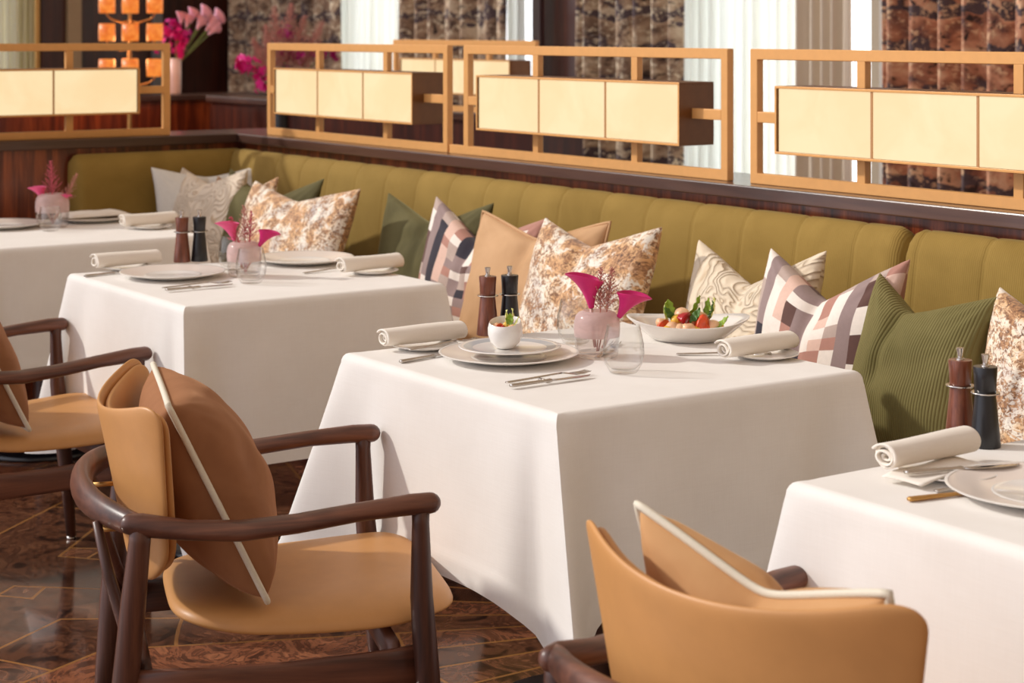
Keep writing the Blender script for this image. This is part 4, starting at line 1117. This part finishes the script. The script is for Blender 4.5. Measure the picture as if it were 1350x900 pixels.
for kind, r_, f_, u_, rt, s, lb in (
    ('tomato_wedge', -.014, -.010, .047, (.2, .3, .4), .8, 'red tomato piece at the left of the small egg-shaped bowl'), ('peach_chunk', -.018, .008, .045, (0, 0, 1), .85, 'peach chunk at the back left of the small egg-shaped bowl'),
    ('crimson_slice', -.006, -.018, .046, (0, .4, 1), .7, 'crimson slice at the front of the small egg-shaped bowl'), ('yellow_chunk', .004, .004, .047, (0, 1, 1), 1.0, 'yellow chunk in the middle of the small egg-shaped bowl'),
    ('endive_leaf', .002, .0, .052, (1.25, .12, 2.2), .72, 'left pale leaf tip standing up from the small egg-shaped bowl'), ('endive_leaf', .016, .002, .052, (1.25, -.1, -.6), .78, 'right pale leaf tip standing up from the small egg-shaped bowl'),
    ('salad_leaf', .009, -.004, .050, (1.2, .1, .6), .7, 'green leaf between the two pale tips in the small egg-shaped bowl'), ('endive_leaf', .019, -.010, .048, (.8, .1, -.3), .55, 'short pale leaf at the front right of the small egg-shaped bowl'), ('peach_chunk', .012, -.010, .042, (.8, .1, -.3), .9, 'peach chunk at the right of the small egg-shaped bowl')):
    put(kind, lb, rel(EB, r_, f_, u_), rt, s, SB)

# ------------------------------------------------------------------ second table (behind the foreground chair)
small_plate('small side plate under the left napkin roll on the second table', on(168, 355))
napkin('rolled napkin at the left end of the second table, beside the walnut mill', on(167, 354, .010), R3(3), 3)
knife('knife lying by the left napkin of the second table, half under the plate', on(150, 361), R3(12))
charger('large empty charger plate at the front of the second table', on(228, 365))
knife('knife in front of the empty charger on the second table', on(262, 381)+Vector((.003, 0, .003)), R3(2))
fork('fork beside the knife in front of the empty charger on the second table', on(260, 379)+Vector((-.010, 0, .0035)), R3(1))
cutlery_rest('silver cutlery rest in front of the charger on the second table', on(252, 380, -.0005), R3(2))
mill('walnut pepper mill on the second table, left of its black mill', on(240, 345), M['mill_wood'], 'walnut pepper mills')
mill('black pepper mill on the second table, right of its walnut mill', on(263, 344), M['black'], 'black pepper mills')
V2 = on(322, 364); vase('pink frosted vase of pink lilies and plumes on the second table', V2)
tumbler('clear glass tumbler in front of the vase on the second table', on(331, 373), .0435, .098)
tumbler('clear glass tumbler behind the vase on the second table', on(307, 355), .0435, .098)
charger('large charger plate at the banquette side of the second table', on(401, 346))
fork('fork beside the right napkin of the second table', on(436, 357), R3(8))
small_plate('small side plate under the right napkin roll on the second table', on(492, 360))
napkin('rolled napkin at the right end of the second table, near the banquette', on(488, 360, .010), R3(4), 4)
calla('pink calla lily on the left of the second vase', V2+Vector((-.008, 0, .02)), (-.22, -.22, 1), (-.5, -.7, .2), .085, .054, 'calla_pink', 'pink calla lilies', 'stem_pale')
calla('bright pink calla lily on the right of the second vase, tip pointing right', V2+Vector((.010, 0, .02)), (.26, .34, .75), (.6, .7, -.1), .078, .05, 'calla', 'pink calla lilies', 'stem_pale')
for k, (d, l_) in enumerate((((-.05, .02, 1), .19), ((.02, .10, 1), .175), ((-.22, -.22, 1), .165))):
    plume('pink astilbe plume in the vase on the second table, %s' % ('tallest of its sprays', 'right-hand spray', 'spray leaning left')[k], V2+Vector((0, .004*k, .012)), d, l_, 'astilbe_rose' if k else 'astilbe', 'astilbe plumes of the second vase', 10+k, 36, .22, .5)

# ------------------------------------------------------------------ far left table
charger('charger plate cut off by the left edge on the farthest table', on(2, 300))
V1 = on(69, 299); vase('pink frosted vase on the farthest table at the left', V1, 1.2)
tumbler('glass tumbler beside the vase on the farthest table', on(66, 304), .042, .085)
charger('charger plate under the folded napkin on the farthest table', on(122, 291))
fn_ = MB()
def nf(u, v):
    x, y = (u-.5)*.14, (v-.5)*.24; e = (1-abs(2*u-1)**4)*(1-abs(2*v-1)**6)
    return (x, y, .014*e**.5+.004*noise.noise(Vector((x*18, y*14, 2)))*e), (u, v)
fn_.grid(16, 24, nf); fn_.grid(16, 24, lambda u, v: ((((u-.5)*.14), (v-.5)*.24, -.002), (u, v)))
o = fn_.build('folded_napkin', M['napkin'], weld=.0005); o.location = on(122, 291, .0225); o.rotation_euler = (0, 0, R3(5)); tag(o, 'loosely folded napkin on a charger, right of the vase on the farthest table', 'napkin')
small_plate('small side plate under the napkin roll on the farthest table', on(199, 301))
napkin('rolled napkin on the farthest table, beside the tops of the second table mills', on(196, 300, .010), R3(2), 5)
calla('pink calla lily in the vase on the farthest table', V1+Vector((-.008, 0, .02)), (-.25, -.3, 1), (-.6, -.8, .1), .08, .052, 'calla_pink', 'pink calla lilies', 'stem_pale')
calla('small pink calla lily leaning right in the vase on the farthest table', V1+Vector((.008, 0, .02)), (.25, .35, 1), (.5, .8, .1), .07, .036, 'calla_pink', 'pink calla lilies', 'stem_pale')
plume('tall rose astilbe plume in the vase on the farthest table', V1+Vector((0, 0, .012)), (-.02, -.02, 1), .225, 'astilbe_rose', 'astilbe plumes of the farthest vase', 21, 44, .26, .42)
plume('dusty pink astilbe plume leaning right in the vase on the farthest table', V1+Vector((0, .004, .012)), (.30, .38, 1), .20, 'astilbe', 'astilbe plumes of the farthest vase', 22, 36, .22, .45)

# ------------------------------------------------------------------ nearest table (right)
small_plate('small side plate under the napkin on the nearest table at the right', on(1250, 627), .080)
fl = MB(); fl.grid(10, 14, lambda u, v: (((u-.5)*.075, (v-.5)*.20, .0125+.0015*math.sin(v*9+u*4)-.010*max(0, abs(2*v-1)-.70)), (u, v)))
o = fl.build('napkin_flap', M['napkin'], solid=.002); o.location = on(1238, 628); o.rotation_euler = (0, 0, R3(8)); tag(o, 'flat linen cloth under the rolled napkin on the nearest table', 'napkin')
napkin('rolled napkin on the nearest table, bottom right beside the mills', on(1222, 619, .0145), R3(3), 6, scale=1.0)
knife('butter knife with dark blade resting on the side plate of the nearest table', on(1268, 633, .0155), R3(-18), L_=.15)
fork('silver fork with tines up beside the plate on the nearest table', on(1300, 640), R3(-8))
knife('gold-toned knife handle on the nearest table, pointing under the charger', on(1270, 653), R3(-12), 'brass')
charger('charger plate with glazed rim on the nearest table, cut off by the right edge', on(1380, 655))
mill('walnut pepper mill on the nearest table, left of the black one', on(1266, 577), M['mill_wood'], 'walnut pepper mills')
mill('black pepper mill on the nearest table at the right edge', on(1299, 588), M['black'], 'black pepper mills')

# ------------------------------------------------------------------ tall background flowers
M['vase_white'] = plain('pale_pink_ceramic', rgb(236, 206, 196), .35)
def blossom_cluster(mb, c, R_, n, r, size=.03, sq=(1, 1, 1)):
    for i in range(n):
        v = Vector((r.gauss(0, .5)*sq[0], r.gauss(0, .5)*sq[1], r.gauss(0, .5)*sq[2])); p = Vector(c)+v*R_
        nrm = (v+Vector((r.uniform(-.5, .5), r.uniform(-.5, .5), r.uniform(-.2, .6)))).normalized()
        a = nrm.cross(Vector((.3, .2, .9))).normalized(); b = nrm.cross(a); s = size*r.uniform(.75, 1.2)
        for k in range(5):
            t = 2*PI*k/5+i; d = a*math.cos(t)+b*math.sin(t); e = nrm.cross(d)
            q = [p, p+d*s*.45+e*s*.32+nrm*s*.12, p+d*s*.95+nrm*s*.02, p+d*s*.45-e*s*.32+nrm*s*.12]
            vs = [mb.bm.verts.new(x) for x in q]; mb.bm.faces.new(vs)
        bmesh.ops.create_icosphere(mb.bm, subdivisions=1, radius=s*.16, matrix=Matrix.Translation(p+nrm*s*.1))
def orchid(label, base, pts, n, mat, seed, group, size=.032):
    r = random.Random(seed); t = thing('orchid_spray', label, 'flower', base, 0, group); base = Vector(base)
    q = [Vector(p)-base for p in pts]
    MB().tube([Vector((0, 0, 0)), q[0]*.6+Vector((0, 0, .03)), q[0]], .004, 6).build('stem', M['stem'], t)
    mb = MB()
    for c, R_, nn in zip(q, n[0], n[1]): blossom_cluster(mb, c, R_, nn, r, size)
    mb.build('blossoms', M[mat], t, smooth=False); return t
VX = -11.6
vp = at_x(231, 100, VX); zt = at_x(231, 77, VX).z
tv = MB().lathe([(0, 0), (.036, 0), (.040, .01), (.041, .12), (.040, zt-1.041), (.035, zt-1.041), (.034, .03), (0, .02)], 28).build('cylinder_vase', M['vase_white']); tv.location = (VX, vp.y, 1.0412)
tag(tv, 'slim pale pink cylinder vase on the far ledge, left of the dark doorway', 'vase')
vt = Vector((VX, vp.y, zt-.06))
P_ = lambda x, y, d=0: at_x(x, y, VX+d)
orchid('fuchsia orchid spray hanging low on the left of the pale cylinder vase', vt, [P_(233, 52), P_(214, 42), P_(236, 68)], ([.07, .06, .05], [26, 16, 12]), 'orchid', 1, 'orchids in the cylinder vase', .034)
orchid('deeper fuchsia orchid spray at the centre of the pale cylinder vase', vt, [P_(243, 45), P_(228, 34), P_(208, 62)], ([.05, .05, .025], [14, 12, 5]), 'orchid_deep', 2, 'orchids in the cylinder vase', .032)
for k, (x, y) in enumerate(((240, 16), (250, 20), (257, 13), (268, 24), (276, 16), (284, 26), (288, 33), (274, 12), (292, 20))):
    d = P_(x, y)-vt; ln = d.length
    calla('pale pink calla leaning right from the cylinder vase, %s from the left' % ('first', 'second', 'third', 'fourth', 'fifth', 'sixth', 'seventh', 'eighth', 'ninth')[k], vt, d, (.3, -.3, .6), ln*.76, ln*.20, 'calla_pale', 'pale callas in the cylinder vase')
# second arrangement, right, behind the corner screen
GX = -10.2
g0 = at_x(372, 120, GX)
gv = MB().lathe([(0, 0), (.10, 0), (.11, .02), (.12, .2), (.11, .5), (.09, .8), (.07, .95), (.075, 1.02), (.068, 1.02), (.06, .94), (0, .9)], 32).build('floor_vase', M['black']); gv.location = (GX, g0.y, 0); tag(gv, 'dark floor vase holding the big fuchsia arrangement behind the corner lamp screen', 'vase')
gt = Vector((GX, g0.y, .98)); G_ = lambda x, y: at_x(x, y, GX)
orchid('fuchsia orchid spray arching left over the corner lamp screen', gt, [G_(325, 82), G_(340, 96), G_(318, 88), G_(346, 112)], ([.06, .06, .03, .035], [22, 20, 8, 10]), 'orchid', 3, 'orchids behind the corner screen', .032)
orchid('deep purple orchid spray just above the corner lamp screen frame', gt, [G_(376, 70), G_(392, 74), G_(378, 42)], ([.06, .05, .035], [20, 14, 10]), 'orchid_deep', 4, 'orchids behind the corner screen', .032)
orchid('purple orchid spray at the right end of the big arrangement', gt, [G_(425, 72), G_(442, 73), G_(412, 68)], ([.04, .03, .03], [12, 8, 8]), 'orchid_deep', 5, 'orchids behind the corner screen', .03)
for k, (x, y) in enumerate(((362, 10), (384, 6), (402, 22), (425, 30), (350, 34), (334, 52))):
    d = G_(x, y)-gt
    plume('feathery pink plume above the orchids behind the corner screen, %s from left' % ('third', 'fourth', 'fifth', 'sixth', 'second', 'first')[k], gt, d, d.length, 'astilbe', 'plumes behind the corner screen', 40+k, 90, .26, .40, 2.6)
# ================================================================== LIGHT, CAMERA
sc = bpy.context.scene
WORLD = .85
w = bpy.data.worlds.new('room_light'); sc.world = w; w.use_nodes = True
nt = w.node_tree; bg = nt.nodes['Background']
# room light: warm bounce all round, broad soft daylight from the windows on the camera's side of the room
tcw = nt.nodes.new('ShaderNodeTexCoord'); dp = nt.nodes.new('ShaderNodeVectorMath'); dp.operation = 'DOT_PRODUCT'
L(nt, tcw.outputs['Generated'], dp.inputs[0]); dp.inputs[1].default_value = Vector((-.38, -.88, .28)).normalized()
lobe = math_(nt, 'POWER', math_(nt, 'MAXIMUM', dp.outputs['Value'], 0.0), 2.2)
amb = (.50, .37, .27, 1); dayc = (1.55, 1.58, 1.78, 1)
L(nt, mixc(nt, lobe, amb, dayc), bg.inputs['Color']); bg.inputs['Strength'].default_value = WORLD
sun = bpy.data.lights.new('sun', 'SUN'); so = bpy.data.objects.new('sun', sun); C.objects.link(so)
el = math.radians(31); hd = Vector((.72, .69, 0)).normalized()
dr = Vector((hd.x*math.cos(el), hd.y*math.cos(el), -math.sin(el)))
so.rotation_euler = dr.to_track_quat('-Z', 'Y').to_euler(); so.location = (-6, -4, 5)
sun.energy = 2.1; sun.angle = math.radians(2.5); sun.color = (1.0, .95, .87)
cam = bpy.data.cameras.new('camera'); co = bpy.data.objects.new('camera', cam); C.objects.link(co)
cam.sensor_width = 36; cam.sensor_fit = 'HORIZONTAL'; cam.lens = 36*FPX/1350
co.location = (0, 0, EYE)
fwd = Vector((-CA, SA, 0)); co.rotation_euler = fwd.to_track_quat('-Z', 'Y').to_euler()
cam.shift_x = 0; cam.shift_y = -(450-HORIZON)/1350
cam.clip_start = .05; cam.clip_end = 60
cam.dof.use_dof = True; cam.dof.focus_distance = 3.75; cam.dof.aperture_fstop = 6.3
sc.camera = co
sc.view_settings.view_transform = 'Standard'; sc.view_settings.look = 'None'
sc.view_settings.gamma = 1; sc.view_settings.use_curve_mapping = False; sc.view_settings.exposure = .12
sc.cycles.max_bounces = 8; sc.cycles.transparent_max_bounces = 12
